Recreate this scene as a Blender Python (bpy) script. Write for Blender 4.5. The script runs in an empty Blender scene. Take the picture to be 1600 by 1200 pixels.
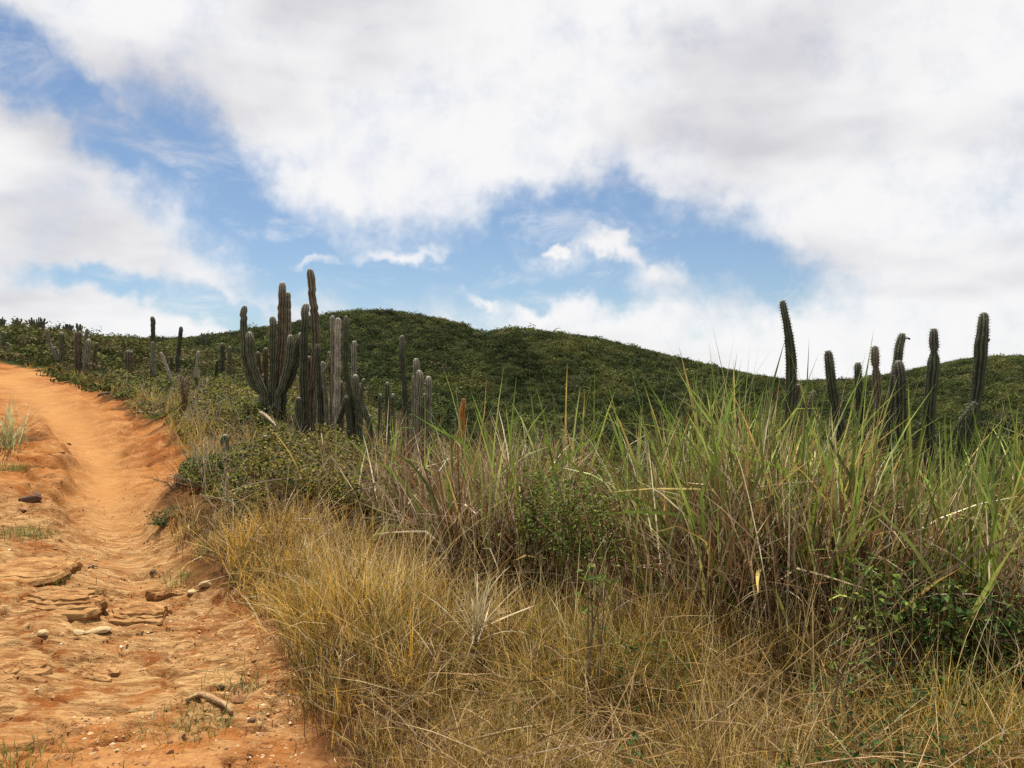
import bpy, math, random
import numpy as np
from mathutils import Vector

R = np.random.default_rng(7)
random.seed(7)
scn = bpy.context.scene
COL = scn.collection

# ------------------------------------------------------------------ camera
F = 1256.0                       # focal length in pixels of the 1600 x 1200 photograph
CAMZ = 1.6
HORIZON = 620.0
cam_d = bpy.data.cameras.new("camera")
cam = bpy.data.objects.new("camera", cam_d)
COL.objects.link(cam)
cam_d.sensor_width = 36.0
cam_d.lens = 36.0 * F / 1600.0
cam_d.clip_start = 0.05
cam_d.clip_end = 8000
cam.location = (0, 0, CAMZ)
PITCH = math.atan((HORIZON - 600.0) / F)
cam.rotation_euler = (math.radians(90) + PITCH, 0, 0)
scn.camera = cam

# ------------------------------------------------------------------ sky, sun, exposure
SUN_EL, SUN_AZ = math.radians(64), math.radians(-24)     # azimuth from +Y, negative = towards -X
world = bpy.data.worlds.new("World")
scn.world = world
world.use_nodes = True


def px_dir(px, py):
    """direction of a photograph pixel (camera at the origin)"""
    cx, cy = (px - 800.0) / F, (600.0 - py) / F
    c, s = math.cos(PITCH), math.sin(PITCH)
    return np.array([cx, c - cy * s, s + cy * c])


def px_ang(px, py):
    d = px_dir(px, py)
    d = d / np.linalg.norm(d)
    return math.atan2(d[0], d[1]), math.asin(d[2])


class NT:
    """small helper to write node trees as expressions"""
    def __init__(self, nt):
        self.nt = nt

    def n(self, t, **kw):
        nd = self.nt.nodes.new(t)
        for k, v in kw.items():
            setattr(nd, k, v)
        return nd

    def put(self, sock, v):
        if isinstance(v, bpy.types.NodeSocket):
            self.nt.links.new(v, sock)
        elif v is not None:
            sock.default_value = v

    def m(self, op, a, b=None, c=None, clamp=False):
        nd = self.n("ShaderNodeMath", operation=op)
        nd.use_clamp = clamp
        for i, v in enumerate((a, b, c)):
            self.put(nd.inputs[i], v) if v is not None else None
        return nd.outputs[0]

    def vm(self, op, a, b=None, scale=None):
        nd = self.n("ShaderNodeVectorMath", operation=op)
        self.put(nd.inputs[0], a)
        if b is not None:
            self.put(nd.inputs[1], b)
        if scale is not None:
            self.put(nd.inputs["Scale"], scale)
        return nd.outputs["Value"] if op in ("LENGTH", "DOT_PRODUCT") else nd.outputs[0]

    def noise(self, vec, scale, detail=5.0, rough=0.55, lac=2.0, dist=0.0, color=False):
        nd = self.n("ShaderNodeTexNoise")
        self.put(nd.inputs["Vector"], vec)
        nd.inputs["Scale"].default_value = scale
        nd.inputs["Detail"].default_value = detail
        nd.inputs["Roughness"].default_value = rough
        nd.inputs["Lacunarity"].default_value = lac
        nd.inputs["Distortion"].default_value = dist
        return nd.outputs["Color"] if color else nd.outputs["Fac"]

    def ramp(self, v, lo, hi, a=0.0, b=1.0, smooth=True):
        nd = self.n("ShaderNodeMapRange")
        nd.interpolation_type = "SMOOTHSTEP" if smooth else "LINEAR"
        self.put(nd.inputs["Value"], v)
        for k, x in (("From Min", lo), ("From Max", hi), ("To Min", a), ("To Max", b)):
            self.put(nd.inputs[k], x)
        return nd.outputs["Result"]

    def mix(self, f, a, b):
        nd = self.n("ShaderNodeMix", data_type="RGBA")
        self.put(nd.inputs["Factor"], f)
        ins = [s for s in nd.inputs if s.type == "RGBA"]
        for s, v in zip(ins, (a, b)):
            self.put(s, (*v, 1.0) if isinstance(v, tuple) and len(v) == 3 else v)
        return [s for s in nd.outputs if s.type == "RGBA"][0]


def build_sky():
    nt = world.node_tree
    nt.nodes.clear()
    g = NT(nt)
    out = g.n("ShaderNodeOutputWorld")
    sky = g.n("ShaderNodeTexSky", sky_type="NISHITA")
    sky.sun_disc = False
    sky.sun_elevation = SUN_EL
    sky.sun_rotation = SUN_AZ
    sky.altitude = 50
    sky.air_density = 1.0
    sky.dust_density = 0.15
    sky.ozone_density = 3.0
    bg_sky = g.n("ShaderNodeBackground")
    nt.links.new(sky.outputs[0], bg_sky.inputs[0])
    bg_sky.inputs[1].default_value = 0.051
    tc = g.n("ShaderNodeTexCoord")
    d = g.vm("NORMALIZE", tc.outputs["Generated"])
    sep = g.n("ShaderNodeSeparateXYZ")
    nt.links.new(d, sep.inputs[0])
    x, y, z = sep.outputs
    az = g.m("ARCTAN2", x, y)
    el = g.m("ARCSINE", z)
    comb = g.n("ShaderNodeCombineXYZ")
    nt.links.new(az, comb.inputs[0]); nt.links.new(el, comb.inputs[1])
    P0 = comb.outputs[0]
    # coordinates on a flat cloud layer
    h = g.m("ADD", g.m("MAXIMUM", z, 0.0), 0.22)
    q = g.n("ShaderNodeCombineXYZ")
    nt.links.new(g.m("DIVIDE", x, h), q.inputs[0]); nt.links.new(g.m("DIVIDE", y, h), q.inputs[1])
    Q = q.outputs[0]
    w1 = g.noise(d, 7.0, 5.0, 0.6, color=True)
    w2 = g.noise(d, 22.0, 3.0, 0.6, color=True)
    warp = g.vm("SCALE", g.vm("SUBTRACT", w1, (0.5, 0.5, 0.5)), scale=0.115)
    warp2 = g.vm("SCALE", g.vm("SUBTRACT", w2, (0.5, 0.5, 0.5)), scale=0.05)
    P = g.vm("ADD", g.vm("ADD", P0, warp), warp2)

    def blob(px, py, a, b, deg, inner=0.10, outer=1.65):
        ax, ay = px_ang(px, py)
        mp = g.n("ShaderNodeMapping", vector_type="TEXTURE")
        nt.links.new(P, mp.inputs["Vector"])
        mp.inputs["Location"].default_value = (ax, ay, 0)
        mp.inputs["Rotation"].default_value = (0, 0, math.radians(deg))
        mp.inputs["Scale"].default_value = (a / F, b / F, 1)
        v = g.vm("MULTIPLY", mp.outputs[0], (1, 1, 0))
        return g.ramp(g.vm("LENGTH", v), outer, inner)

    holes = [(30, 110, 105, 40, -28), (165, 180, 120, 46, -27), (285, 240, 120, 72, -42), (365, 330, 110, 72, -55),
             (470, 400, 140, 72, -15), (610, 425, 180, 74, 0), (740, 425, 140, 80, 8), (850, 350, 130, 58, 14),
             (970, 350, 140, 56, -8), (1080, 405, 150, 72, -14), (1200, 430, 105, 52, -12), (940, 440, 110, 46, 0), (820, 440, 100, 50, 0),
             (165, 440, 100, 22, -2), (350, 470, 100, 26, -8)]
    hole = None
    for hpar in holes:
        b = blob(*hpar)
        hole = b if hole is None else g.m("MAXIMUM", hole, b)
    puffs = [(965, 400, 62, 22, -28), (1015, 440, 70, 24, 0), (905, 468, 38, 22, 0), (880, 388, 14, 9, 0),
             (630, 394, 70, 14, 0), (500, 400, 50, 10, 0), (840, 485, 36, 14, 0), (745, 475, 34, 9, -20)]
    puff = None
    for ppar in puffs:
        b = blob(*ppar, inner=0.0, outer=1.5)
        puff = b if puff is None else g.m("MAXIMUM", puff, b)
    f1 = g.noise(Q, 1.9, 7.0, 0.58)
    f2 = g.noise(d, 16.0, 6.0, 0.62)
    f3 = g.noise(d, 2.3, 2.0, 0.5)
    D = g.m("ADD", 0.70, g.m("MULTIPLY", g.m("SUBTRACT", f1, 0.5), 0.35))
    D = g.m("ADD", D, g.m("MULTIPLY", g.m("SUBTRACT", f2, 0.5), 0.95))
    D = g.m("SUBTRACT", D, g.m("MULTIPLY", hole, 0.88))
    D = g.m("ADD", D, g.m("MULTIPLY", puff, 0.60))
    mask = g.ramp(D, -0.10, 0.80)
    veil = g.noise(g.vm("MULTIPLY", d, (1.0, 1.0, 2.2)), 9.0, 6.0, 0.66, dist=0.4)
    mask = g.m("MAXIMUM", mask, g.ramp(veil, 0.48, 0.76, 0.0, 0.50))
    # cloud brightness: bright rims, soft grey undersides
    s1 = g.noise(g.vm("ADD", Q, (3.1, 1.7, 0.0)), 1.15, 5.0, 0.5)
    s2 = g.noise(g.vm("MULTIPLY", d, (1.0, 1.0, 2.6)), 3.6, 3.5, 0.5)
    sh = g.m("ADD", g.m("MULTIPLY", s1, 0.5), g.m("MULTIPLY", s2, 0.5))
    sh = g.ramp(sh, 0.34, 0.56)
    ccol = g.mix(sh, (0.60, 0.595, 0.63), (0.90, 0.895, 0.90))
    bg_c = g.n("ShaderNodeBackground")
    nt.links.new(ccol, bg_c.inputs[0])
    bg_c.inputs[1].default_value = 0.545
    mx = g.n("ShaderNodeMixShader")
    nt.links.new(mask, mx.inputs[0])
    nt.links.new(bg_sky.outputs[0], mx.inputs[1])
    nt.links.new(bg_c.outputs[0], mx.inputs[2])
    nt.links.new(mx.outputs[0], out.inputs[0])


build_sky()
sun_d = bpy.data.lights.new("sun", "SUN")
sun_d.energy = 5.0
sun_d.angle = math.radians(0.6)
sun_d.color = (1.0, 0.95, 0.87)
sun = bpy.data.objects.new("sun", sun_d)
COL.objects.link(sun)
sdir = Vector((math.sin(SUN_AZ) * math.cos(SUN_EL), math.cos(SUN_AZ) * math.cos(SUN_EL), math.sin(SUN_EL)))
sun.rotation_euler = sdir.to_track_quat("Z", "Y").to_euler()
sun.location = (0, 0, 40)

scn.view_settings.view_transform = "Standard"
scn.view_settings.look = "None"
scn.view_settings.exposure = 0.95
scn.view_settings.gamma = 1.0
scn.view_settings.use_curve_mapping = False
scn.render.engine = "CYCLES"
scn.cycles.max_bounces = 6
scn.cycles.diffuse_bounces = 3
scn.cycles.transmission_bounces = 4
scn.cycles.use_denoising = False

# ------------------------------------------------------------------ numeric helpers
_LAT = np.random.default_rng(11).random((256, 256))


def vnoise(x, y):
    xi, yi = np.floor(x).astype(int), np.floor(y).astype(int)
    fx, fy = x - xi, y - yi
    fx, fy = fx * fx * (3 - 2 * fx), fy * fy * (3 - 2 * fy)
    a = _LAT[xi % 256, yi % 256]; b = _LAT[(xi + 1) % 256, yi % 256]
    c = _LAT[xi % 256, (yi + 1) % 256]; d = _LAT[(xi + 1) % 256, (yi + 1) % 256]
    return (a * (1 - fx) + b * fx) * (1 - fy) + (c * (1 - fx) + d * fx) * fy


def fbm(x, y, octv=4, gain=0.5):
    s, a, t = 0.0, 1.0, 0.0
    for i in range(octv):
        s = s + a * vnoise(x * 2 ** i + 17.3 * i, y * 2 ** i - 9.1 * i)
        t += a
        a *= gain
    return s / t


def sstep(x, a, b):
    t = np.clip((x - a) / (b - a), 0, 1)
    return t * t * (3 - 2 * t)


def hermite(kx, vals, q):
    """kx (K,), vals (K,N) or (K,), q (N,) -> smooth interpolation"""
    kx = np.asarray(kx, float)
    vals = np.asarray(vals, float)
    if vals.ndim == 1:
        vals = np.repeat(vals[:, None], len(q), 1)
    tan = np.zeros_like(vals)
    tan[1:-1] = (vals[2:] - vals[:-2]) / (kx[2:] - kx[:-2])[:, None]
    tan[0] = (vals[1] - vals[0]) / (kx[1] - kx[0])
    tan[-1] = (vals[-1] - vals[-2]) / (kx[-1] - kx[-2])
    i = np.clip(np.searchsorted(kx, q) - 1, 0, len(kx) - 2)
    h = kx[i + 1] - kx[i]
    t = np.clip((q - kx[i]) / h, 0, 1)
    n = np.arange(len(q))
    p0, p1, m0, m1 = vals[i, n], vals[i + 1, n], tan[i, n] * h, tan[i + 1, n] * h
    t2, t3 = t * t, t * t * t
    return (2 * t3 - 3 * t2 + 1) * p0 + (t3 - 2 * t2 + t) * m0 + (-2 * t3 + 3 * t2) * p1 + (t3 - t2) * m1


# ------------------------------------------------------------------ terrain
PXK = [-2100, -700, 0, 200, 400, 560, 700, 900, 1200, 1600, 2400, 3700]
TAB = {
    -12: [-1.1] * 12,
    0:   [.0, .0, -.05, -.08, -.1, -.1, -.1, -.1, -.1, -.1, -.1, -.1],
    3.4: [.1, .08, .02, .0, .0, .0, .0, .0, .0, -.03, -.05, -.05],
    6:   [.4, .35, .27, .18, .18, .18, .12, .05, .0, -.1, -.2, -.3],
    8:   [.7, .6, .5, .40, .47, .42, .3, .15, .0, -.15, -.4, -.6],
    10:  [1.0, .9, .76, .66, .66, .60, .45, .2, -.1, -.4, -.8, -1.0],
    13:  [1.4, 1.25, 1.1, 1.03, 1.12, .85, .45, -.1, -.6, -1.1, -1.5, -2],
    17:  [1.9, 1.75, 1.55, 1.5, 1.50, 1.05, .2, -1.0, -1.8, -2.5, -3, -3.5],
    25:  [2.9, 2.7, 2.42, 2.25, 1.9, 1.1, -.8, -2.8, -4, -5, -5.5, -6],
    40:  [5.0, 4.9, 4.4, 3.9, 2.8, .8, -3, -6, -7, -8, -8.5, -9],
    60:  [6.9, 6.8, 6.25, 5.05, 3.5, 1.2, -5, -9, -10, -11, -12, -12],
    90:  [5, 5, 4.8, 3.4, .6, -3, -8, -12, -13, -14, -15, -15],
    130: [0, 0, -.5, -2, -6, -10, -13, -15, -16, -16, -16, -16],
}
YK = sorted(TAB)
UK = [(p - 800) / F for p in PXK]
RIDGE = [(-2100, 555), (-700, 545), (100, 535), (250, 527), (330, 521), (400, 512), (500, 496), (560, 489.5), (640, 494), (720, 506),
         (745, 515), (775, 514.5), (800, 511), (860, 516), (900, 522), (1000, 541), (1100, 564), (1180, 581), (1270, 593),
         (1340, 588), (1400, 578), (1460, 565), (1530, 554), (1600, 551), (1800, 548), (2400, 570), (3700, 580)]
YR = 330.0


def yq(y):
    return np.arcsinh(np.asarray(y, float) / 4.0)


def wfun(y):
    return np.sqrt(y * y + 4.0)


def base_h(x, y):
    x = np.asarray(x, float).ravel(); y = np.asarray(y, float).ravel()
    u = np.clip(x / wfun(y), UK[0], UK[-1])
    rows = np.stack([hermite(UK, TAB[k], u) for k in YK])
    z = hermite(yq(YK), rows, yq(np.clip(y, YK[0], 130)))
    far = y > 130
    if far.any():
        uf, yf = u[far], y[far]
        zv = z[far]
        ry = hermite([(p - 800) / F for p, _ in RIDGE], [q for _, q in RIDGE], uf)
        zr = CAMZ + YR * (HORIZON - ry) / F - 2.2
        t = np.clip((yf - 130) / (YR - 130), 0, 1)
        s = np.sin(t * math.pi / 2) ** 1.15
        gully = (fbm(x[far] / 38.0 + 5, yf / 60.0, 4) - .5) * 13 * t * (1 - t) * 2.2
        up = zv + (zr - zv) * s + gully
        t2 = np.clip((yf - YR) / 600.0, 0, 1)
        z[far] = np.where(yf > YR, zr + (-5 - zr) * sstep(t2, 0, 1), up)
    return z


def cast(px, py, hf, y0=1.8, y1=120.0, n=1500):
    """first point of the terrain hf seen in pixel px, py"""
    d = px_dir(px, py)
    d = d / d[1]
    t = np.exp(np.linspace(math.log(y0), math.log(y1), n))
    X, Y, Z = d[0] * t, t, CAMZ + d[2] * t
    below = np.nonzero(Z < hf(X, Y))[0]
    i = below[0] if len(below) else n - 1
    return np.array([X[i], Y[i], Z[i]])


# bare path: its edge towards the grass, read along the photograph and laid on the ground
EDGE_PX = [(515, 1199), (478, 1110), (432, 1005), (395, 955), (330, 920), (292, 875), (262, 835), (262, 800), (285, 765), (295, 735), (275, 705),
           (245, 675), (215, 652), (180, 630), (140, 610), (110, 597), (60, 579), (0, 566)]
_e = np.array([cast(p, q, base_h) for p, q in EDGE_PX])
EY = np.concatenate([[-12, 0.3, 1.6], _e[:, 1], [_e[-1, 1] + 6]])
EX = np.concatenate([[2.5, 0.85, 0.1], _e[:, 0], [-26.0]])
_o = np.argsort(EY); EY, EX = EY[_o], EX[_o]
TRACK_PX = [(230, 1190), (235, 1080), (240, 980), (225, 890), (190, 840), (172, 780), (165, 735), (140, 690), (105, 650), (75, 625), (45, 605), (0, 590)]
_t = np.array([cast(p, q, base_h) for p, q in TRACK_PX])
TY, TX = _t[:, 1], _t[:, 0]


def edge_x(y):
    return np.interp(y, EY, EX)


def path_mask(x, y, soft=0.16):
    """1 on the bare dirt, 0 in the vegetation"""
    wob = (fbm(x * 2.3, y * 2.3, 4) - .5) * 0.55 * np.clip(y / 6, .5, 2.2)
    d = edge_x(y) + wob - x
    m = sstep(d, -soft, soft)
    xl = np.interp(y, [-12, 6, 9, 12, 20, 30, 40], [-6, -6.5, -7.0, -9.2, -17, -26, -33])
    m = m * sstep(x - xl + wob, -.4, .4)
    # grassy hump on the far side of the track
    hump = np.exp(-(((x - HUMP[0]) / .55) ** 2 + ((y - HUMP[1]) / .9) ** 2))
    m = m * (1 - .96 * sstep(hump + (fbm(x * 3, y * 3) - .5) * .3, .3, .6))
    return m * sstep(y, 33, 30)


HUMP = cast(-12, 715, base_h)[:2]
LEDGES = []


def detail_h(x, y):
    m = path_mask(x, y)
    near = sstep(y, 26, 14)
    # smooth worn track
    tx = np.interp(y, TY, TX)
    wid = np.interp(y, [3, 6, 10, 20], [.55, .36, .32, .6])
    tr = np.exp(-((x - tx) / wid) ** 2)
    worn = tr * sstep(y, 4.4, 6.5)
    dz = -0.13 * worn * m
    # rough lumps
    lump = (fbm(x * 1.3 + 3, y * 1.3, 3) - .5) * .11 + (fbm(x * 5, y * 5 + 9, 3) - .5) * .035
    fine = (fbm(x * 15, y * 15 + 4, 3) - .5) * .022
    rid = 1 - np.abs(fbm(x * 3.1 + 40, y * 4.3, 3) * 2 - 1)
    dz = dz + m * (lump + fine - .03 * sstep(rid, .86, .98)) * (1 - .65 * worn)
    up = sstep(y, 6.5, 8.5)
    dz = dz + m * up * (1 - worn) * ((fbm(x * 2.4 + 11, y * 1.7, 4) - .5) * .20 - .07 * sstep(1 - np.abs(fbm(x * 1.7 + 60, y * 1.1, 3) * 2 - 1), .82, .97))
    dz = dz + m * .16 * sstep(tx - x + (fbm(x * 2, y * 2 + 70, 3) - .5) * .5, .42, .66) * sstep(y, 7.0, 8.2) * sstep(y, 16, 12)
    # bedrock ledges: steps up, away from the viewer, wandering in plan
    zone = m * sstep(tx + .75 - x, -.35, .35) * sstep(y, 3.3, 4.2) * sstep(y, 8.6, 6.6)
    f = (y * 1.15 - x * .25 + (fbm(x * .8 + 7, y * .5, 3) - .5) * 3.2 + (fbm(x * 3.5, y * 2.0 + 2, 3) - .5) * .5)
    fr = f - np.floor(f)
    amp = .005 + .075 * sstep(vnoise(x * 1.1 + 31, y * .9), .35, .9)
    step = sstep(fr, .0, .07) * (1 - .95 * sstep(fr, .07, 1.0))
    strata = (fbm(x * 2.0, y * 14 + x * 3, 3) - .5) * .03
    dz = dz + zone * (amp * step * 1.5 + strata)
    # banks outside the bare dirt
    dist = x - edge_x(y)
    bank = (.5 * sstep(dist, -.25, .3) + .5 * np.exp(-((dist - .3) / .5) ** 2)) * np.interp(y, [4, 7, 9, 12, 22], [.0, .10, .26, .18, .06])
    dz = dz + bank * sstep(y, 30, 20) * sstep(dist, 3, 1)
    hump = np.exp(-(((x - HUMP[0]) / .8) ** 2 + ((y - HUMP[1]) / 1.1) ** 2))
    dz = dz + .22 * hump
    dz = dz + (1 - m) * (fbm(x * 1.1, y * 1.1 + 5, 3) - .5) * .25 * near
    return dz * near + (1 - near) * 0.0


def H(x, y):
    x = np.asarray(x, float); y = np.asarray(y, float)
    shp = x.shape
    xr, yr = x.ravel(), y.ravel()
    z = base_h(xr, yr)
    n = (yr < 27) & (np.abs(xr) < 40)
    if n.any():
        z[n] += detail_h(xr[n], yr[n])
    return z.reshape(shp) if shp else float(z[0])


def H1(x, y):
    return float(H(np.array([x]), np.array([y]))[0])


# ------------------------------------------------------------------ materials
def new_mat(name):
    m = bpy.data.materials.new(name)
    m.use_nodes = True
    m.node_tree.nodes.clear()
    g = NT(m.node_tree)
    out = g.n("ShaderNodeOutputMaterial")
    return m, g, out


def attr(g, name, vec=True):
    a = g.n("ShaderNodeAttribute")
    a.attribute_name = name
    return a.outputs["Color"] if vec else a.outputs["Fac"]


def foliage_mat(name, trans=0.35, rough=0.55, spec=0.25, var=0.25, scale=30.0):
    m, g, out = new_mat(name)
    c = attr(g, "col")
    tc = g.n("ShaderNodeTexCoord")
    nz = g.noise(tc.outputs["Object"], scale, 3, .6)
    f = g.ramp(nz, .3, .7, .9 * (1 - var), .9 * (1 + var))
    cc = g.vm("SCALE", c, scale=f)
    p = g.n("ShaderNodeBsdfPrincipled")
    g.put(p.inputs["Base Color"], cc)
    p.inputs["Roughness"].default_value = rough
    p.inputs["Specular IOR Level"].default_value = spec
    t = g.n("ShaderNodeBsdfTranslucent")
    g.put(t.inputs[0], cc)
    mx = g.n("ShaderNodeMixShader")
    mx.inputs[0].default_value = trans
    m.node_tree.links.new(p.outputs[0], mx.inputs[1])
    m.node_tree.links.new(t.outputs[0], mx.inputs[2])
    m.node_tree.links.new(mx.outputs[0], out.inputs[0])
    return m


def ground_mat():
    m, g, out = new_mat("earth")
    tc = g.n("ShaderNodeTexCoord")
    P = tc.outputs["Object"]
    path = attr(g, "path", False)
    sand = attr(g, "sand", False)
    rock = attr(g, "rock", False)
    far = attr(g, "far", False)
    n1 = g.noise(P, .9, 6, .6)
    n2 = g.noise(P, 5.0, 6, .65)
    n3 = g.noise(P, 26.0, 5, .7)
    n4 = g.noise(g.vm("MULTIPLY", P, (2.0, 9.0, 9.0)), 2.2, 6, .7, dist=.6)
    n5 = g.noise(P, 110.0, 3, .7)
    red, mid, pale = (0.180, 0.054, 0.014), (0.290, 0.112, 0.031), (0.42, 0.220, 0.088)
    c = g.mix(g.ramp(n1, .44, .58), red, mid)
    c = g.mix(g.m("MULTIPLY", g.ramp(g.noise(P, 2.1, 6, .7), .50, .64), .7), c, (0.38, 0.200, 0.080))
    c = g.mix(g.m("MULTIPLY", g.ramp(n2, .48, .72), .75), c, pale)
    c = g.mix(g.m("MULTIPLY", g.ramp(n3, .56, .36), .45), c, (0.115, 0.040, 0.013))
    c = g.mix(g.m("MULTIPLY", sand, .72), c, (0.37, 0.190, 0.070))
    rk = g.mix(g.ramp(n4, .34, .66), (0.175, 0.072, 0.024), (0.45, 0.275, 0.120))
    c = g.mix(g.m("MULTIPLY", rock, g.ramp(n2, .36, .52)), c, rk)
    c = g.mix(g.m("MULTIPLY", g.ramp(n5, .54, .68), .5), c, (0.44, 0.24, 0.09))
    soil = g.mix(g.ramp(n2, .35, .65), (0.050, 0.024, 0.010), (0.13, 0.060, 0.024))
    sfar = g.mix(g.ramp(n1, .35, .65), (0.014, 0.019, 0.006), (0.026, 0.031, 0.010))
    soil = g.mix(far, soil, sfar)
    c = g.vm("SCALE", g.mix(path, soil, c), scale=.86)
    p = g.n("ShaderNodeBsdfPrincipled")
    g.put(p.inputs["Base Color"], c)
    p.inputs["Roughness"].default_value = .95
    p.inputs["Specular IOR Level"].default_value = .01
    b1 = g.n("ShaderNodeBump")
    b1.inputs["Strength"].default_value = .75
    b1.inputs["Distance"].default_value = .045
    hh = g.m("ADD", g.m("MULTIPLY", n2, .5), g.m("ADD", g.m("MULTIPLY", n3, .45), g.m("MULTIPLY", n5, .22)))
    hh = g.m("ADD", hh, g.m("MULTIPLY", g.m("MULTIPLY", n4, rock), 1.3))
    g.put(b1.inputs["Height"], hh)
    g.put(p.inputs["Normal"], b1.outputs[0])
    m.node_tree.links.new(p.outputs[0], out.inputs[0])
    return m


def solid_mat(name, c1, c2, scale=20.0, rough=.85, bump=.4, bdist=.01, stretch=(1, 1, 1), spec=.2, c3=None):
    m, g, out = new_mat(name)
    tc = g.n("ShaderNodeTexCoord")
    P = g.vm("MULTIPLY", tc.outputs["Object"], stretch)
    n1 = g.noise(P, scale, 5, .65)
    n2 = g.noise(P, scale * 4.3, 4, .65)
    c = g.mix(g.ramp(n1, .34, .66), c1, c2)
    if c3:
        c = g.mix(g.ramp(n2, .5, .68), c, c3)
    p = g.n("ShaderNodeBsdfPrincipled")
    g.put(p.inputs["Base Color"], c)
    p.inputs["Roughness"].default_value = rough
    p.inputs["Specular IOR Level"].default_value = spec
    b = g.n("ShaderNodeBump")
    b.inputs["Strength"].default_value = bump
    b.inputs["Distance"].default_value = bdist
    g.put(b.inputs["Height"], g.m("ADD", n1, g.m("MULTIPLY", n2, .5)))
    g.put(p.inputs["Normal"], b.outputs[0])
    m.node_tree.links.new(p.outputs[0], out.inputs[0])
    return m


def cactus_mat():
    m, g, out = new_mat("cactus_skin")
    c = attr(g, "col")
    tc = g.n("ShaderNodeTexCoord")
    n1 = g.noise(tc.outputs["Object"], 9, 5, .65)
    n2 = g.noise(g.vm("MULTIPLY", tc.outputs["Object"], (1, 1, .35)), 38, 4, .7)
    f = g.m("MULTIPLY", g.ramp(n1, .3, .7, .7, 1.3), g.ramp(n2, .3, .7, .75, 1.25))
    cc = g.vm("SCALE", c, scale=f)
    cc = g.mix(g.m("MULTIPLY", g.ramp(n2, .64, .76), .5), cc, (0.13, 0.105, 0.07))
    p = g.n("ShaderNodeBsdfPrincipled")
    g.put(p.inputs["Base Color"], cc)
    p.inputs["Roughness"].default_value = .65
    p.inputs["Specular IOR Level"].default_value = .14
    b = g.n("ShaderNodeBump")
    b.inputs["Strength"].default_value = .35
    b.inputs["Distance"].default_value = .01
    g.put(b.inputs["Height"], n2)
    g.put(p.inputs["Normal"], b.outputs[0])
    m.node_tree.links.new(p.outputs[0], out.inputs[0])
    return m


M = dict(
    earth=ground_mat(),
    blade=foliage_mat("grass_blade", .28, .5, .28, .25, 9.0),
    leaf=foliage_mat("leaf", .30, .62, .10, .2, 14.0),
    scrub=foliage_mat("scrub_leaf", .18, .8, .03, .3, .6),
    cactus=cactus_mat(),
    spine=foliage_mat("cactus_spine", .1, .6, .2, .1, 30),
    stone=solid_mat("red_stone", (0.15, 0.058, 0.022), (0.29, 0.135, 0.05), 24, c3=(0.36, 0.21, 0.10)),
    dark_stone=solid_mat("dark_stone", (0.045, 0.024, 0.016), (0.15, 0.075, 0.04), 30),
    quartz=solid_mat("pale_quartz", (0.36, 0.23, 0.10), (0.50, 0.39, 0.21), 30, bump=.6, c3=(0.30, 0.15, 0.055)),
    slab=solid_mat("bedrock", (0.175, 0.075, 0.026), (0.37, 0.215, 0.088), 5, bump=1.0, bdist=.03, stretch=(1, 3, 5), spec=.02, c3=(0.25, 0.115, 0.04)),
    wood=solid_mat("dead_wood", (0.12, 0.08, 0.045), (0.26, 0.19, 0.12), 18, stretch=(1, 1, 1), c3=(0.32, 0.25, 0.17)),
    root_wood=solid_mat("root_wood", (0.19, 0.10, 0.042), (0.29, 0.18, 0.085), 16, bump=.8, c3=(0.36, 0.25, 0.13)),
    stemwood=solid_mat("shrub_stem", (0.09, 0.06, 0.035), (0.2, 0.14, 0.08), 25),
)


# ------------------------------------------------------------------ mesh helpers
def mesh_np(name, verts, polys, col=None, smooth=False, attrs=None):
    """verts (N,3); polys: list of int arrays (n,k) with constant k each"""
    me = bpy.data.meshes.new(name)
    verts = np.asarray(verts, np.float32)
    me.vertices.add(len(verts))
    me.vertices.foreach_set("co", verts.ravel())
    polys = [np.asarray(p, np.int32) for p in polys if len(p)]
    tot = sum(p.size for p in polys)
    cnt = sum(len(p) for p in polys)
    me.loops.add(tot)
    me.loops.foreach_set("vertex_index", np.concatenate([p.ravel() for p in polys]))
    me.polygons.add(cnt)
    sizes = np.concatenate([np.full(len(p), p.shape[1], np.int32) for p in polys])
    starts = np.concatenate([[0], np.cumsum(sizes)[:-1]]).astype(np.int32)
    me.polygons.foreach_set("loop_start", starts)
    me.polygons.foreach_set("loop_total", sizes)
    me.polygons.foreach_set("use_smooth", np.full(cnt, smooth, bool))
    if col is not None:
        a = me.attributes.new("col", "FLOAT_COLOR", "POINT")
        c4 = np.ones((len(verts), 4), np.float32)
        c4[:, :3] = np.clip(col, 0, 1)
        a.data.foreach_set("color", c4.ravel())
    for k, v in (attrs or {}).items():
        a = me.attributes.new(k, "FLOAT", "POINT")
        a.data.foreach_set("value", np.asarray(v, np.float32))
    me.update(calc_edges=True)
    return me


def link(name, me, mat=None, parent=None, loc=None):
    o = bpy.data.objects.new(name, me)
    COL.objects.link(o)
    if me is not None and mat is not None and len(me.materials) == 0:
        me.materials.append(mat)
    if parent is not None:
        o.parent = parent
    if loc is not None:
        o.location = loc
    return o


def tag(o, label=None, cat=None, group=None, kind=None):
    for k, v in (("label", label), ("category", cat), ("group", group), ("kind", kind)):
        if v:
            o[k] = v
    return o


def empty(name, loc, label, cat, group=None):
    o = bpy.data.objects.new(name, None)
    o.empty_display_size = .1
    COL.objects.link(o)
    o.location = [float(v) for v in loc]
    return tag(o, label, cat, group)


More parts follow.
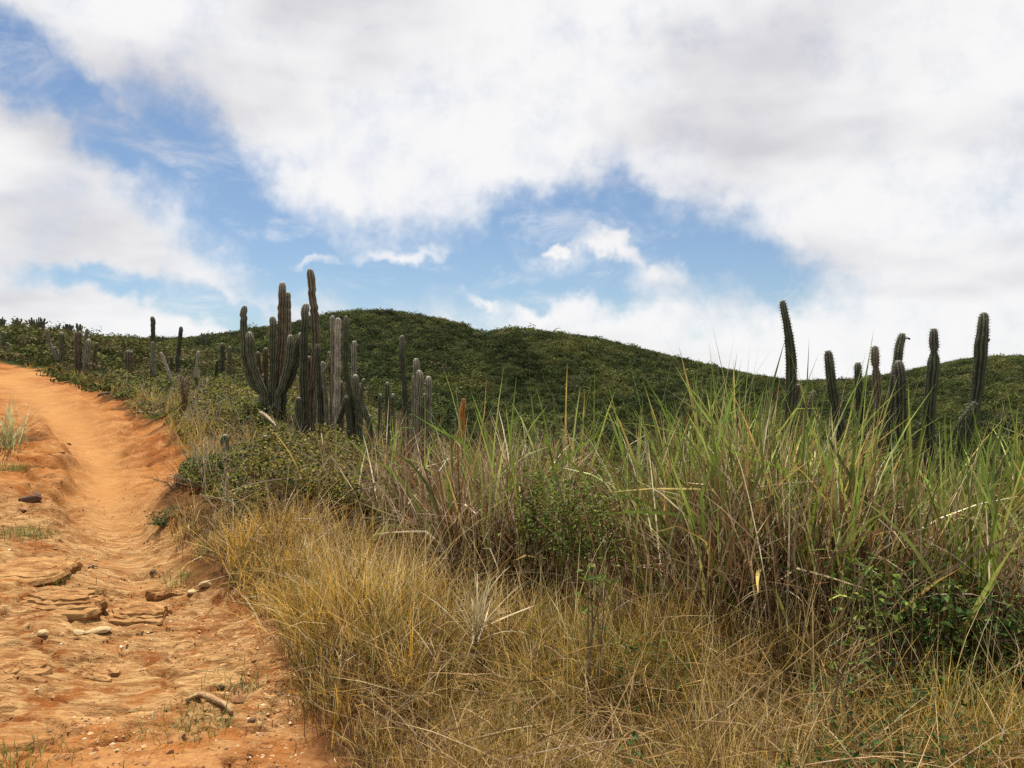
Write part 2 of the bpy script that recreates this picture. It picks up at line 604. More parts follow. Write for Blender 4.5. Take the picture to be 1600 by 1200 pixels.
def blades_mesh(root, L, az, lean, bend, width, face, col, tip, seg=5, kink_t=None, kink=None, droop=1.4):
    """grass blades as tapering ribbons; every argument is an array over the blades"""
    N = len(L)
    t = np.linspace(0, 1, seg + 1)
    th = lean[:, None] + bend[:, None] * t[None, :] ** droop
    if kink is not None:
        th = th + kink[:, None] * (t[None, :] > kink_t[:, None])
    ds = (L / seg)[:, None]
    thm = .5 * (th[:, 1:] + th[:, :-1])
    hx = np.concatenate([np.zeros((N, 1)), np.cumsum(np.sin(thm) * ds, 1)], 1)
    hz = np.concatenate([np.zeros((N, 1)), np.cumsum(np.cos(thm) * ds, 1)], 1)
    ca, sa = np.cos(az)[:, None], np.sin(az)[:, None]
    wob = R.normal(0, 1, (N, 1)) * .05 * L[:, None] * t[None, :] ** 2
    C = np.stack([root[:, :1] + hx * ca - wob * sa, root[:, 1:2] + hx * sa + wob * ca, root[:, 2:3] + hz], -1)
    side = np.stack([-sa + 0 * th, ca + 0 * th, 0 * th], -1)
    nrm = np.stack([np.cos(th) * ca, np.cos(th) * sa, -np.sin(th)], -1)
    fc = face[:, None, None] + (R.normal(0, .5, (N, 1, 1)) * t[None, :, None])
    sv = np.cos(fc) * side + np.sin(fc) * nrm
    wp = np.minimum(1, .55 + 2.2 * t) * (1 - t ** 2.2) ** .8
    hw = .5 * width[:, None] * wp[None, :]
    A = C - sv * hw[..., None]
    B = C + sv * hw[..., None]
    k = 2 * seg + 1
    V = np.empty((N, k, 3))
    V[:, 0:2 * seg:2] = A[:, :seg]
    V[:, 1:2 * seg:2] = B[:, :seg]
    V[:, -1] = C[:, seg]
    cc = np.empty((N, k, 3))
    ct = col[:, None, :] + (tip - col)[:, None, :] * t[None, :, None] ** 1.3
    cc[:, 0:2 * seg:2] = ct[:, :seg]
    cc[:, 1:2 * seg:2] = ct[:, :seg]
    cc[:, -1] = ct[:, seg]
    q = np.array([[2 * i, 2 * i + 1, 2 * i + 3, 2 * i + 2] for i in range(seg - 1)])
    tr = np.array([[2 * seg - 2, 2 * seg - 1, 2 * seg]])
    off = (np.arange(N) * k)[:, None, None]
    return V.reshape(-1, 3), (q[None] + off).reshape(-1, 4), (tr[None] + off).reshape(-1, 3), cc.reshape(-1, 3)


def join(parts):
    vs, qs, ts, cs, o = [], [], [], [], 0
    for v, q, t, c in parts:
        vs.append(v); qs.append(q + o); ts.append(t + o); cs.append(c)
        o += len(v)
    return np.concatenate(vs), np.concatenate(qs), np.concatenate(ts), np.concatenate(cs)


def rand_unit(n):
    v = R.normal(0, 1, (n, 3))
    return v / np.linalg.norm(v, axis=1, keepdims=True)


def leaves_mesh(c, size, col, nrm=None, aspect=.55, jit=.8):
    """pointed leaves, a folded rhombus of four triangles' worth (two quads) around centre c"""
    N = len(c)
    n = rand_unit(N) * jit + (np.array([0, 0, 1.0]) if nrm is None else nrm)
    n /= np.linalg.norm(n, axis=1, keepdims=True)
    a = np.cross(n, rand_unit(N)); a /= np.linalg.norm(a, axis=1, keepdims=True)
    b = np.cross(n, a)
    s = size[:, None]
    fold = .12 * s * n
    V = np.stack([c - a * s * .5, c + b * s * aspect * .5 + fold, c + a * s * .5, c - b * s * aspect * .5 + fold], 1)
    q = np.array([[0, 1, 2, 3]])
    Q = (q[None] + (np.arange(N) * 4)[:, None, None]).reshape(-1, 4)
    C = np.repeat(col[:, None], 4, 1)
    return V.reshape(-1, 3), Q, np.zeros((0, 3), int), C.reshape(-1, 3)


def smooth_line(pts, n):
    pts = np.asarray(pts, float)
    if len(pts) == 2:
        return pts[0] + (pts[1] - pts[0]) * np.linspace(0, 1, n)[:, None]
    d = np.concatenate([[0], np.cumsum(np.linalg.norm(np.diff(pts, axis=0), axis=1))])
    s = np.linspace(0, d[-1], n)
    return np.stack([hermite(d, pts[:, i], s) for i in range(pts.shape[1])], 1)


def tube_mesh(name, pts, rad, sides=7, n=10, rough=0.0, col=None):
    L = smooth_line(np.c_[np.asarray(pts, float), np.asarray(rad, float)], n)
    P, r = L[:, :3], L[:, 3]
    V, Q = [], []
    ref = np.array([.31, .2, .93])
    for i in range(n):
        tan = P[min(i + 1, n - 1)] - P[max(i - 1, 0)]
        tan /= np.linalg.norm(tan) + 1e-9
        a = np.cross(tan, ref if abs(tan @ ref) < .9 else np.array([1.0, 0, 0])); a /= np.linalg.norm(a)
        b = np.cross(tan, a)
        for k in range(sides):
            t = 2 * math.pi * k / sides
            rr = r[i] * (1 + rough * (random.random() - .5))
            V.append(P[i] + rr * (math.cos(t) * a + math.sin(t) * b))
    for i in range(n - 1):
        for k in range(sides):
            k2 = (k + 1) % sides
            Q.append([i * sides + k, i * sides + k2, (i + 1) * sides + k2, (i + 1) * sides + k])
    nv = len(V)
    V += [P[0], P[-1]]
    T = [[nv, (k + 1) % sides, k] for k in range(sides)] + [[nv + 1, (n - 1) * sides + k, (n - 1) * sides + (k + 1) % sides] for k in range(sides)]
    c = None if col is None else np.tile(np.array(col), (len(V), 1))
    return mesh_np(name, np.array(V), [Q, T], col=c, smooth=True)


# ------------------------------------------------------------------ ground sheet
GRID = {}


def Hm(x, y):
    """height of the ground mesh itself"""
    x = np.atleast_1d(np.asarray(x, float)); y = np.atleast_1d(np.asarray(y, float))
    us, ys, Z = GRID["us"], GRID["ys"], GRID["Z"]
    u = x / wfun(y)
    i = np.clip(np.searchsorted(us, u) - 1, 0, len(us) - 2); j = np.clip(np.searchsorted(ys, y) - 1, 0, len(ys) - 2)
    a = np.clip((u - us[i]) / (us[i + 1] - us[i]), 0, 1); b = np.clip((y - ys[j]) / (ys[j + 1] - ys[j]), 0, 1)
    return (Z[j, i] * (1 - a) + Z[j, i + 1] * a) * (1 - b) + (Z[j + 1, i] * (1 - a) + Z[j + 1, i + 1] * a) * b


def build_ground():
    def steps(knots):
        out = []
        for (a, b, s) in knots:
            out.append(np.arange(a, b - s * .3, s))
        out.append([knots[-1][1]])
        return np.concatenate(out)
    us = steps([(UK[0], -1.1, .12), (-1.1, -.76, .02), (-.76, -.12, .0034), (-.12, .1, .01), (.1, .8, .025), (.8, UK[-1], .1)])
    ly = steps([(math.log(2.5), math.log(13), .0036), (math.log(13), math.log(27), .01), (math.log(27), math.log(130), .03),
                (math.log(130), math.log(345), .012), (math.log(345), math.log(6000), .12)])
    ys = np.concatenate([[-12, -9, -6, -4, -2.5, -1.4, -.6, 0, .4, .8, 1.1, 1.4, 1.7, 1.9, 2.1, 2.3], np.exp(ly)])
    U, Y = np.meshgrid(us, ys)
    X = U * wfun(Y)
    Z = H(X, Y)
    GRID.update(us=us, ys=ys, Z=Z)
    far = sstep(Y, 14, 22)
    pm = path_mask(X, Y) * (Y < 33)
    tx = np.interp(Y, TY, TX)
    wid = np.interp(Y, [3, 6, 10, 20], [.6, .55, .5, 1.0])
    sand = np.exp(-((X - tx) / wid) ** 2) * sstep(Y, 5.0, 7.0) * pm
    rock = sstep(tx + .9 - X, -.4, .4) * sstep(Y, 3.2, 4.2) * sstep(Y, 9.5, 7.0) * pm
    u = U
    # worn bare saddle on the crest of the far hill
    pxs = u * F + 800
    saddle = np.exp(-((pxs - 752) / 14) ** 2) * sstep(Y, 298, 308) * sstep(Y, 360, 340)
    pm = np.maximum(pm, saddle)
    nu, ny = len(us), len(ys)
    idx = np.arange(nu * ny).reshape(ny, nu)
    q = np.stack([idx[:-1, :-1], idx[:-1, 1:], idx[1:, 1:], idx[1:, :-1]], -1)
    V = np.stack([X, Y, Z], -1).reshape(-1, 3)
    fm = (pm[:-1, :-1] + pm[1:, 1:] + pm[:-1, 1:] + pm[1:, :-1]) / 4
    yc = Y[:-1, :-1]
    sel_path = (fm > .5) & (yc < 33)
    sel_hill = yc >= 120
    sel_ground = ~(sel_path | sel_hill)
    A = dict(path=pm.ravel(), sand=sand.ravel(), rock=rock.ravel(), far=far.ravel())

    def sub(name, sel):
        qq = q[sel]
        used, inv = np.unique(qq, return_inverse=True)
        me = mesh_np(name, V[used], [inv.reshape(-1, 4)], smooth=True, attrs={k: v[used] for k, v in A.items()})
        return tag(link(name, me, M["earth"]), kind="structure")
    tag(sub("dirt_path", sel_path), "rutted orange dirt track climbing beside the dry grass", "path")
    tag(sub("ground", sel_ground), "brown soil under grass and low shrubs", "ground")
    tag(sub("hill", sel_hill), "long scrub covered hill behind the cacti", "hill")


build_ground()


def in_frame(x, y, m=.12):
    return np.abs(x) < (.637 + m) * np.maximum(y, 0) + .9


# ------------------------------------------------------------------ hillside scrub (one mass)
def scrub_mesh(x, y, r, h, ncard, csize, cols):
    """leafy domes: cards through the outer shell of every shrub"""
    N = len(x)
    z = H(x, y)
    d = rand_unit(N * ncard).reshape(N, ncard, 3)
    d[..., 2] = np.abs(d[..., 2]) * 1.05 - .1
    rad = R.uniform(.62, 1.0, (N, ncard, 1))
    sc = np.stack([r, r, h], -1)[:, None, :]
    lump = 1 + .25 * np.sin(d[..., :1] * 5 + R.uniform(0, 6, (N, 1, 1))) * np.sin(d[..., 1:2] * 5 + R.uniform(0, 6, (N, 1, 1)))
    c = np.stack([x, y, z], -1)[:, None, :] + d * rad * sc * lump
    size = (csize[:, None] * R.uniform(.7, 1.4, (N, ncard))).ravel()
    col = cols[:, None, :] * R.uniform(.65, 1.4, (N, ncard, 1))
    return leaves_mesh(c.reshape(-1, 3), size, col.reshape(-1, 3), nrm=d.reshape(-1, 3), aspect=.8, jit=.42)


def pick_cols(n, pal, w):
    pal = np.array(pal)
    i = R.choice(len(pal), n, p=np.array(w) / sum(w))
    return pal[i] * R.uniform(.8, 1.25, (n, 1))


def shrub_proto(k):
    """one leafy shrub of unit radius, kept as a source for the scrub instances"""
    nc = 150
    d = rand_unit(nc)
    d[:, 2] = np.abs(d[:, 2]) * 1.1 - .12
    ph = R.uniform(0, 6, 3)
    lump = 1 + .28 * np.sin(d[:, 0] * 6 + ph[0]) * np.sin(d[:, 1] * 6 + ph[1]) + .12 * np.sin(d[:, 2] * 9 + ph[2])
    c = d * (R.uniform(.72, 1.0, nc) * lump)[:, None] * np.array([1, 1, .85])
    v, q, t, cc = leaves_mesh(c, R.uniform(.16, .30, nc), R.uniform(.6, 1.4, (nc, 1)) * np.ones((nc, 3)), nrm=d, aspect=.75, jit=.5)
    me = mesh_np("shrub_source", v, [q], col=np.clip(cc, 0, 2) * .5)
    me.materials.append(M["hill_scrub"])
    return bpy.data.objects.new("shrub_source", me)


def scrub_instancer(name, x, y, r, h, cols):
    n = len(x)
    me = bpy.data.meshes.new(name)
    me.vertices.add(n)
    me.vertices.foreach_set("co", np.c_[x, y, H(x, y) - .12 * r].astype(np.float32).ravel())
    for nm, ty, key, val in (("scl", "FLOAT_VECTOR", "vector", np.c_[r, r, h]), ("rotv", "FLOAT_VECTOR", "vector", np.c_[R.uniform(-.2, .2, (n, 2)), R.uniform(0, 6.28, n)]),
                             ("tint", "FLOAT_VECTOR", "vector", cols)):
        a = me.attributes.new(nm, ty, "POINT")
        a.data.foreach_set(key, val.astype(np.float32).ravel())
    a = me.attributes.new("pick", "INT", "POINT")
    a.data.foreach_set("value", R.integers(0, 6, n).astype(np.int32))
    o = link(name, me)
    src = bpy.data.collections.new("shrub_sources")
    for k in range(6):
        src.objects.link(shrub_proto(k))
    ng = bpy.data.node_groups.new(name, "GeometryNodeTree")
    ng.interface.new_socket("Geometry", in_out="INPUT", socket_type="NodeSocketGeometry")
    ng.interface.new_socket("Geometry", in_out="OUTPUT", socket_type="NodeSocketGeometry")
    N, Lk = ng.nodes, ng.links
    gi, go = N.new("NodeGroupInput"), N.new("NodeGroupOutput")
    ci = N.new("GeometryNodeCollectionInfo")
    ci.inputs["Collection"].default_value = src
    ci.inputs["Separate Children"].default_value = True
    ci.inputs["Reset Children"].default_value = True
    ip = N.new("GeometryNodeInstanceOnPoints")
    ip.inputs["Pick Instance"].default_value = True

    def named(nm, ty):
        a_ = N.new("GeometryNodeInputNamedAttribute")
        a_.data_type = ty
        a_.inputs["Name"].default_value = nm
        return a_.outputs["Attribute"]
    Lk.new(gi.outputs[0], ip.inputs["Points"])
    Lk.new(ci.outputs[0], ip.inputs["Instance"])
    Lk.new(named("pick", "INT"), ip.inputs["Instance Index"])
    e2r = N.new("FunctionNodeEulerToRotation")
    Lk.new(named("rotv", "FLOAT_VECTOR"), e2r.inputs[0])
    Lk.new(e2r.outputs[0], ip.inputs["Rotation"])
    Lk.new(named("scl", "FLOAT_VECTOR"), ip.inputs["Scale"])
    Lk.new(ip.outputs[0], go.inputs[0])
    md = o.modifiers.new("scrub", "NODES")
    md.node_group = ng
    return o


def hill_scrub_mat():
    m, g, out = new_mat("hill_scrub")
    a = g.n("ShaderNodeAttribute", attribute_type="INSTANCER"); a.attribute_name = "tint"
    b = g.n("ShaderNodeAttribute", attribute_type="GEOMETRY"); b.attribute_name = "col"
    c = g.vm("MULTIPLY", a.outputs["Vector"], g.vm("SCALE", b.outputs["Color"], scale=2.0))
    p = g.n("ShaderNodeBsdfPrincipled")
    g.put(p.inputs["Base Color"], c)
    p.inputs["Roughness"].default_value = .8
    p.inputs["Specular IOR Level"].default_value = .04
    t = g.n("ShaderNodeBsdfTranslucent")
    g.put(t.inputs[0], c)
    mx = g.n("ShaderNodeMixShader")
    mx.inputs[0].default_value = .2
    for k, nd in ((1, p), (2, t)):
        m.node_tree.links.new(nd.outputs[0], mx.inputs[k])
    m.node_tree.links.new(mx.outputs[0], out.inputs[0])
    return m


M["hill_scrub"] = hill_scrub_mat()


def build_hill_scrub():
    n = 34000
    u = R.uniform(-.66, .84, n * 2)
    y = R.uniform(136, 352, n * 2)
    x = u * wfun(y)
    keep = (np.abs(u * F + 800 - 752) > 17) | (y < 303)
    x, y, u = x[keep][:n], y[keep][:n], u[keep][:n]
    pn = fbm(x / 20, y / 34, 3)
    pn2 = fbm(x / 9 + 40, y / 14, 3)
    r = (.6 + R.gamma(1.4, .40, n)).clip(.55, 2.8) * (1 + .5 * (pn - .5))
    r = np.where(y > 300, np.minimum(r, 1.7), r)
    h = r * R.uniform(.75, 1.25, n)
    cols = pick_cols(n, [(.042, .054, .018), (.058, .070, .021), (.086, .096, .028), (.028, .038, .014), (.085, .075, .042)], [4, 4, 1.8, 4, .9])
    cols *= (1.0 + 1.3 * (pn - .5))[:, None]
    cols = cols + (np.array([.125, .128, .038]) - cols) * (sstep(pn2, .53, .68) * .65)[:, None]  # olive patches by noise, their sunlit lightness put into the tint
    o = scrub_instancer("hillside_scrub", x, y, r, h, cols)
    tag(o, "dense dark green scrub covering the long hill", "scrub", kind="stuff")
    # nearer slope beside and beyond the track
    n = 4200
    u = R.uniform(-.80, .16, n * 3)
    y = np.sqrt(R.uniform(17 ** 2, 100 ** 2, n * 3))
    x = u * wfun(y)
    keep = (path_mask(x, y) < .05) & ((u < -.28) | (y > 20)) & (R.random(n * 3) < np.clip(28 / y, .3, 1))
    x, y = x[keep][:n], y[keep][:n]
    n = len(x)
    r = R.uniform(.28, .75, n) * np.clip(y / 35, .75, 1.15)
    h = r * R.uniform(.5, .9, n) * (1 + .6 * sstep(y, 46, 54) * sstep(y, 66, 60))
    cols = pick_cols(n, [(.065, .072, .020), (.095, .10, .028), (.11, .08, .038), (.045, .05, .017), (.15, .115, .06)], [4, 3, 2.4, 3, 1])
    v, q, t, c = scrub_mesh(x, y, r, h, 56, .035 + r * .17, cols)
    o = link("slope_scrub", mesh_np("slope_scrub", v, [q], col=c), M["scrub"])
    tag(o, "low brown and green scrub on the slope above the dirt track", "scrub", kind="stuff")


build_hill_scrub()


DRY = np.array([.62, .43, .125]); GOLD = np.array([.58, .37, .055]); OLIVE = np.array([.25, .22, .036]); GREEN = np.array([.10, .145, .020])
BROWN = np.array([.16, .085, .036]); STRAW = np.array([.76, .62, .33]); RUST = np.array([.19, .095, .038])


# ------------------------------------------------------------------ low leafy mat between track and cacti
def build_mat():
    n = 200000
    u = R.uniform(-.72, -.03, n)
    y = np.exp(R.uniform(math.log(6.8), math.log(21), n))
    x = u * wfun(y)
    px = u * F + 800
    lo = np.interp(px, [0, 230, 300, 420, 560, 640, 760], [10, 8.6, 8.0, 7.2, 7.0, 7.4, 9.0])
    cover = fbm(x * 1.2, y * 1.2 + 3, 3)
    d = x - edge_x(y)
    keep = (path_mask(x, y) < .12) & (y > lo + (fbm(x * 2, y * 2) - .5) * 1.4) & (cover > .27) & (d > .06)
    x, y, cover = x[keep], y[keep], cover[keep]
    n = len(x)
    hh = (.05 + .62 * sstep(cover, .32, .66) * (.5 + vnoise(x * 3.3, y * 3.3))) * np.clip((x - edge_x(y)) / 1.0, .35, 1)
    hh = hh * np.interp(y, [8, 10.5, 12, 20], [.66, .62, .45, .5])
    z = H(x, y) + hh * R.uniform(.35, 1.05, n) ** .7
    hue = fbm(x * .8 + 9, y * .8, 3)[:, None]
    green = np.array([.115, .150, .020]); olive = np.array([.205, .18, .032]); dark = np.array([.045, .055, .018]); dry = np.array([.23, .155, .075])
    col = np.where(R.random((n, 1)) < sstep(hue, .42, .68), green, olive)
    k = R.random((n, 1))
    col = np.where(k < .34, dark * .8, np.where(k > .87, dry, col)) * R.uniform(.7, 1.3, (n, 1))
    size = R.uniform(.025, .060, n) * np.clip(y / 11, .9, 1.5)
    leaf = leaves_mesh(np.c_[x, y, z], size, col, aspect=.62, jit=.9)
    # dry twigs poking through
    m = 3600
    i = R.integers(0, n, m)
    rt = np.c_[x[i], y[i], H(x[i], y[i]) + .02]
    L = R.uniform(.15, .55, m)
    tw = blades_mesh(rt, L, R.uniform(0, 6.28, m), R.uniform(.1, 1.1, m), R.normal(0, .5, m), R.uniform(.005, .012, m), R.uniform(0, 3, m),
                     np.array([.16, .11, .07]) * R.uniform(.6, 1.6, (m, 1)), np.array([.40, .33, .24]) * R.uniform(.6, 1.4, (m, 1)), seg=4)
    # dry tussocks along the edge of the track
    m = 130
    ey = np.exp(R.uniform(math.log(8.5), math.log(26), m)); ex = edge_x(ey) + np.abs(R.normal(.35, .5, m))
    per = 16
    ti = np.repeat(np.arange(m), per); N = m * per
    tx, ty = ex[ti] + R.normal(0, .06, N), ey[ti] + R.normal(0, .06, N)
    tc = np.where(R.random((m, 1)) < .6, DRY, OLIVE)[ti] * R.uniform(.5, 1.2, (N, 1))
    tus = blades_mesh(np.c_[tx, ty, H(tx, ty)], R.uniform(.12, .38, N), R.uniform(0, 6.28, N), np.abs(R.normal(.25, .3, N)), np.abs(R.normal(.4, .4, N)),
                      R.uniform(.005, .010, N), R.uniform(0, 3.1, N), tc * .8, tc * 1.15, seg=3)
    v, q, t, c = join([leaf, tw, tus])
    o = link("leafy_ground_cover", mesh_np("leafy_ground_cover", v, [q, t], col=c), M["leaf"])
    tag(o, "low green leafy mat spreading between the dirt track and the cacti", "ground cover", kind="stuff")


build_mat()


# ------------------------------------------------------------------ grass
# places where a single plant stands and the fine grass leaves room: pixel, depth, radius
ROOM = [(742, 4.25, .16), (1450, 3.9, .26), (1365, 3.6, .14), (1540, 3.95, .20), (930, 3.75, .14)]


def clear(x, y):
    k = np.ones(len(x), bool)
    for px, Y, r in ROOM:
        X = (px - 800) / F * Y
        k &= ((x - X) ** 2 + ((y - Y + r * .7) / 1.8) ** 2) > r * r
    return k




def tufts(n_tuft, per, xr, yr, accept):
    x = R.uniform(*xr, n_tuft * 6); y = np.exp(R.uniform(math.log(yr[0]), math.log(yr[1]), n_tuft * 6))
    k = accept(x, y)
    x, y = x[k][:n_tuft], y[k][:n_tuft]
    return x, y


def build_fine_grass():
    def acc(x, y):
        px = 800 + F * x / y
        lim = np.interp(px, [200, 300, 420, 560, 640, 900, 1200, 2200], [7.4, 7.4, 7.0, 6.8, 6.2, 5.2, 4.6, 4.2])
        return (x > edge_x(y) + .10 + (vnoise(x * 2, y * 2) - .5) * .2) & (y < lim) & in_frame(x, y, .2) & clear(x, y)
    x, y = tufts(3700, 0, (-4, 5.6), (1.55, 8.6), acc)
    nt_ = len(x)
    per = 36
    N = nt_ * per
    ti = np.repeat(np.arange(nt_), per)
    spread = R.uniform(.02, .085, nt_)[ti]
    rx = x[ti] + R.normal(0, 1, N) * spread
    ry = y[ti] + R.normal(0, 1, N) * spread
    rz = H(rx, ry) - .02
    edge = np.clip((x - edge_x(y)) / .9, 0, 1)
    px = 800 + F * x / y
    base = R.uniform(.45, .80, nt_) * (.60 + .40 * edge)
    base *= np.interp(y, [1.5, 2.4, 3.4, 5.5], [.55, .65, .9, 1.0]) * np.interp(px, [500, 700, 900, 1100], [1.0, .88, .72, .66])
    lowspot = fbm(x * .9 + 21, y * .9, 3)
    pit = sstep(fbm(x * 1.5 + 51, y * 1.1, 3), .40, .52)
    base *= (.50 + .80 * sstep(lowspot, .35, .62)) * (.5 + .5 * pit)
    L = base[ti] * R.uniform(.45, 1.15, N)
    taz = R.uniform(0, 6.28, nt_)
    tl = R.gamma(2.0, .115, nt_)
    az = taz[ti] + R.normal(0, 1.0, N)
    lean = np.abs(tl[ti] + R.normal(0, .28, N))
    bend = np.abs(R.normal(.5, .5, N))
    width = R.uniform(.0019, .0048, N) * np.clip(ry / 4, .7, 1.5)
    hue = fbm(x * .75 + 2, y * .75 + 8, 3)
    hue2 = fbm(x * .6 + 12, y * .9 + 28, 3)
    k = R.random(nt_)
    greenp = sstep(hue, .42, .66) * .75 + .12
    brownp = np.clip(sstep(hue2, .5, .68) * .6 + .05 + .5 * (1 - pit), 0, 1)
    dryp = np.interp(px, [250, 620, 800, 1100, 1600], [.92, .76, .46, .30, .28])
    tc = np.where((k < dryp)[:, None], np.where((R.random(nt_) < .55)[:, None], DRY, GOLD),
                  np.where((R.random(nt_) < greenp + .25)[:, None], OLIVE, GOLD * .85))
    tc = np.where((R.random(nt_) < brownp)[:, None], np.where((R.random(nt_) < .5)[:, None], BROWN, RUST), tc)
    bk = R.random(N)[:, None]
    col = tc[ti] * R.uniform(.40, 1.35, (N, 1))
    col = np.where((bk > .10) & (bk < .26), BROWN * R.uniform(.35, .9, (N, 1)), col)
    col = np.where(bk < .07, GREEN * R.uniform(.8, 1.5, (N, 1)), col)
    col = np.where(bk > np.interp(px, [600, 900], [.86, .94])[ti][:, None], STRAW * R.uniform(.7, 1.1, (N, 1)), col)
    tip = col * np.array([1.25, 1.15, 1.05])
    kt = R.uniform(.4, .9, N)
    kk = np.where(R.random(N) < .32, R.normal(0, 1.0, N), 0)
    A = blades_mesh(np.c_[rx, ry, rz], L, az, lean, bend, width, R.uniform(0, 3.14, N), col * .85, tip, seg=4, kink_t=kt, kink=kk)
    # long pale flowering stems rising out of the tufts
    m = 5200
    i = R.integers(0, nt_, m)
    sx, sy = x[i] + R.normal(0, .1, m), y[i] + R.normal(0, .1, m)
    ok = sx > edge_x(sy) + .15
    sx, sy, i = sx[ok], sy[ok], i[ok]; m = len(sx)
    B = blades_mesh(np.c_[sx, sy, H(sx, sy)], base[i] * R.uniform(1.0, 1.6, m), R.uniform(0, 6.28, m), np.abs(R.normal(.12, .2, m)), np.abs(R.normal(.3, .35, m)),
                    R.uniform(.0022, .0040, m), R.uniform(0, 3.14, m), DRY * R.uniform(.7, 1.2, (m, 1)), STRAW * R.uniform(.7, 1.2, (m, 1)), seg=6)
    # flattened thatch near the soil
    m = 9000
    sx = R.uniform(-4, 5.6, m * 3); sy = np.exp(R.uniform(math.log(1.5), math.log(8.6), m * 3))
    ok = acc(sx, sy) & (sx > edge_x(sy) + .22)
    sx, sy = sx[ok][:m], sy[ok][:m]; m = len(sx)
    Cc = blades_mesh(np.c_[sx, sy, H(sx, sy) + R.uniform(.02, .30, m)], R.uniform(.25, .6, m), R.uniform(0, 6.28, m), R.uniform(.8, 1.5, m), R.normal(.2, .4, m),
                     R.uniform(.003, .006, m), R.uniform(0, 3.14, m), BROWN * R.uniform(.5, 1.6, (m, 1)), DRY * R.uniform(.3, .9, (m, 1)), seg=3)
    v, q, t, c = join([A, B, Cc])
    o = link("dry_grass", mesh_np("dry_grass", v, [q, t], col=c), M["blade"])
    tag(o, "fine straw coloured dry grass along the dirt track", "grass", kind="stuff")


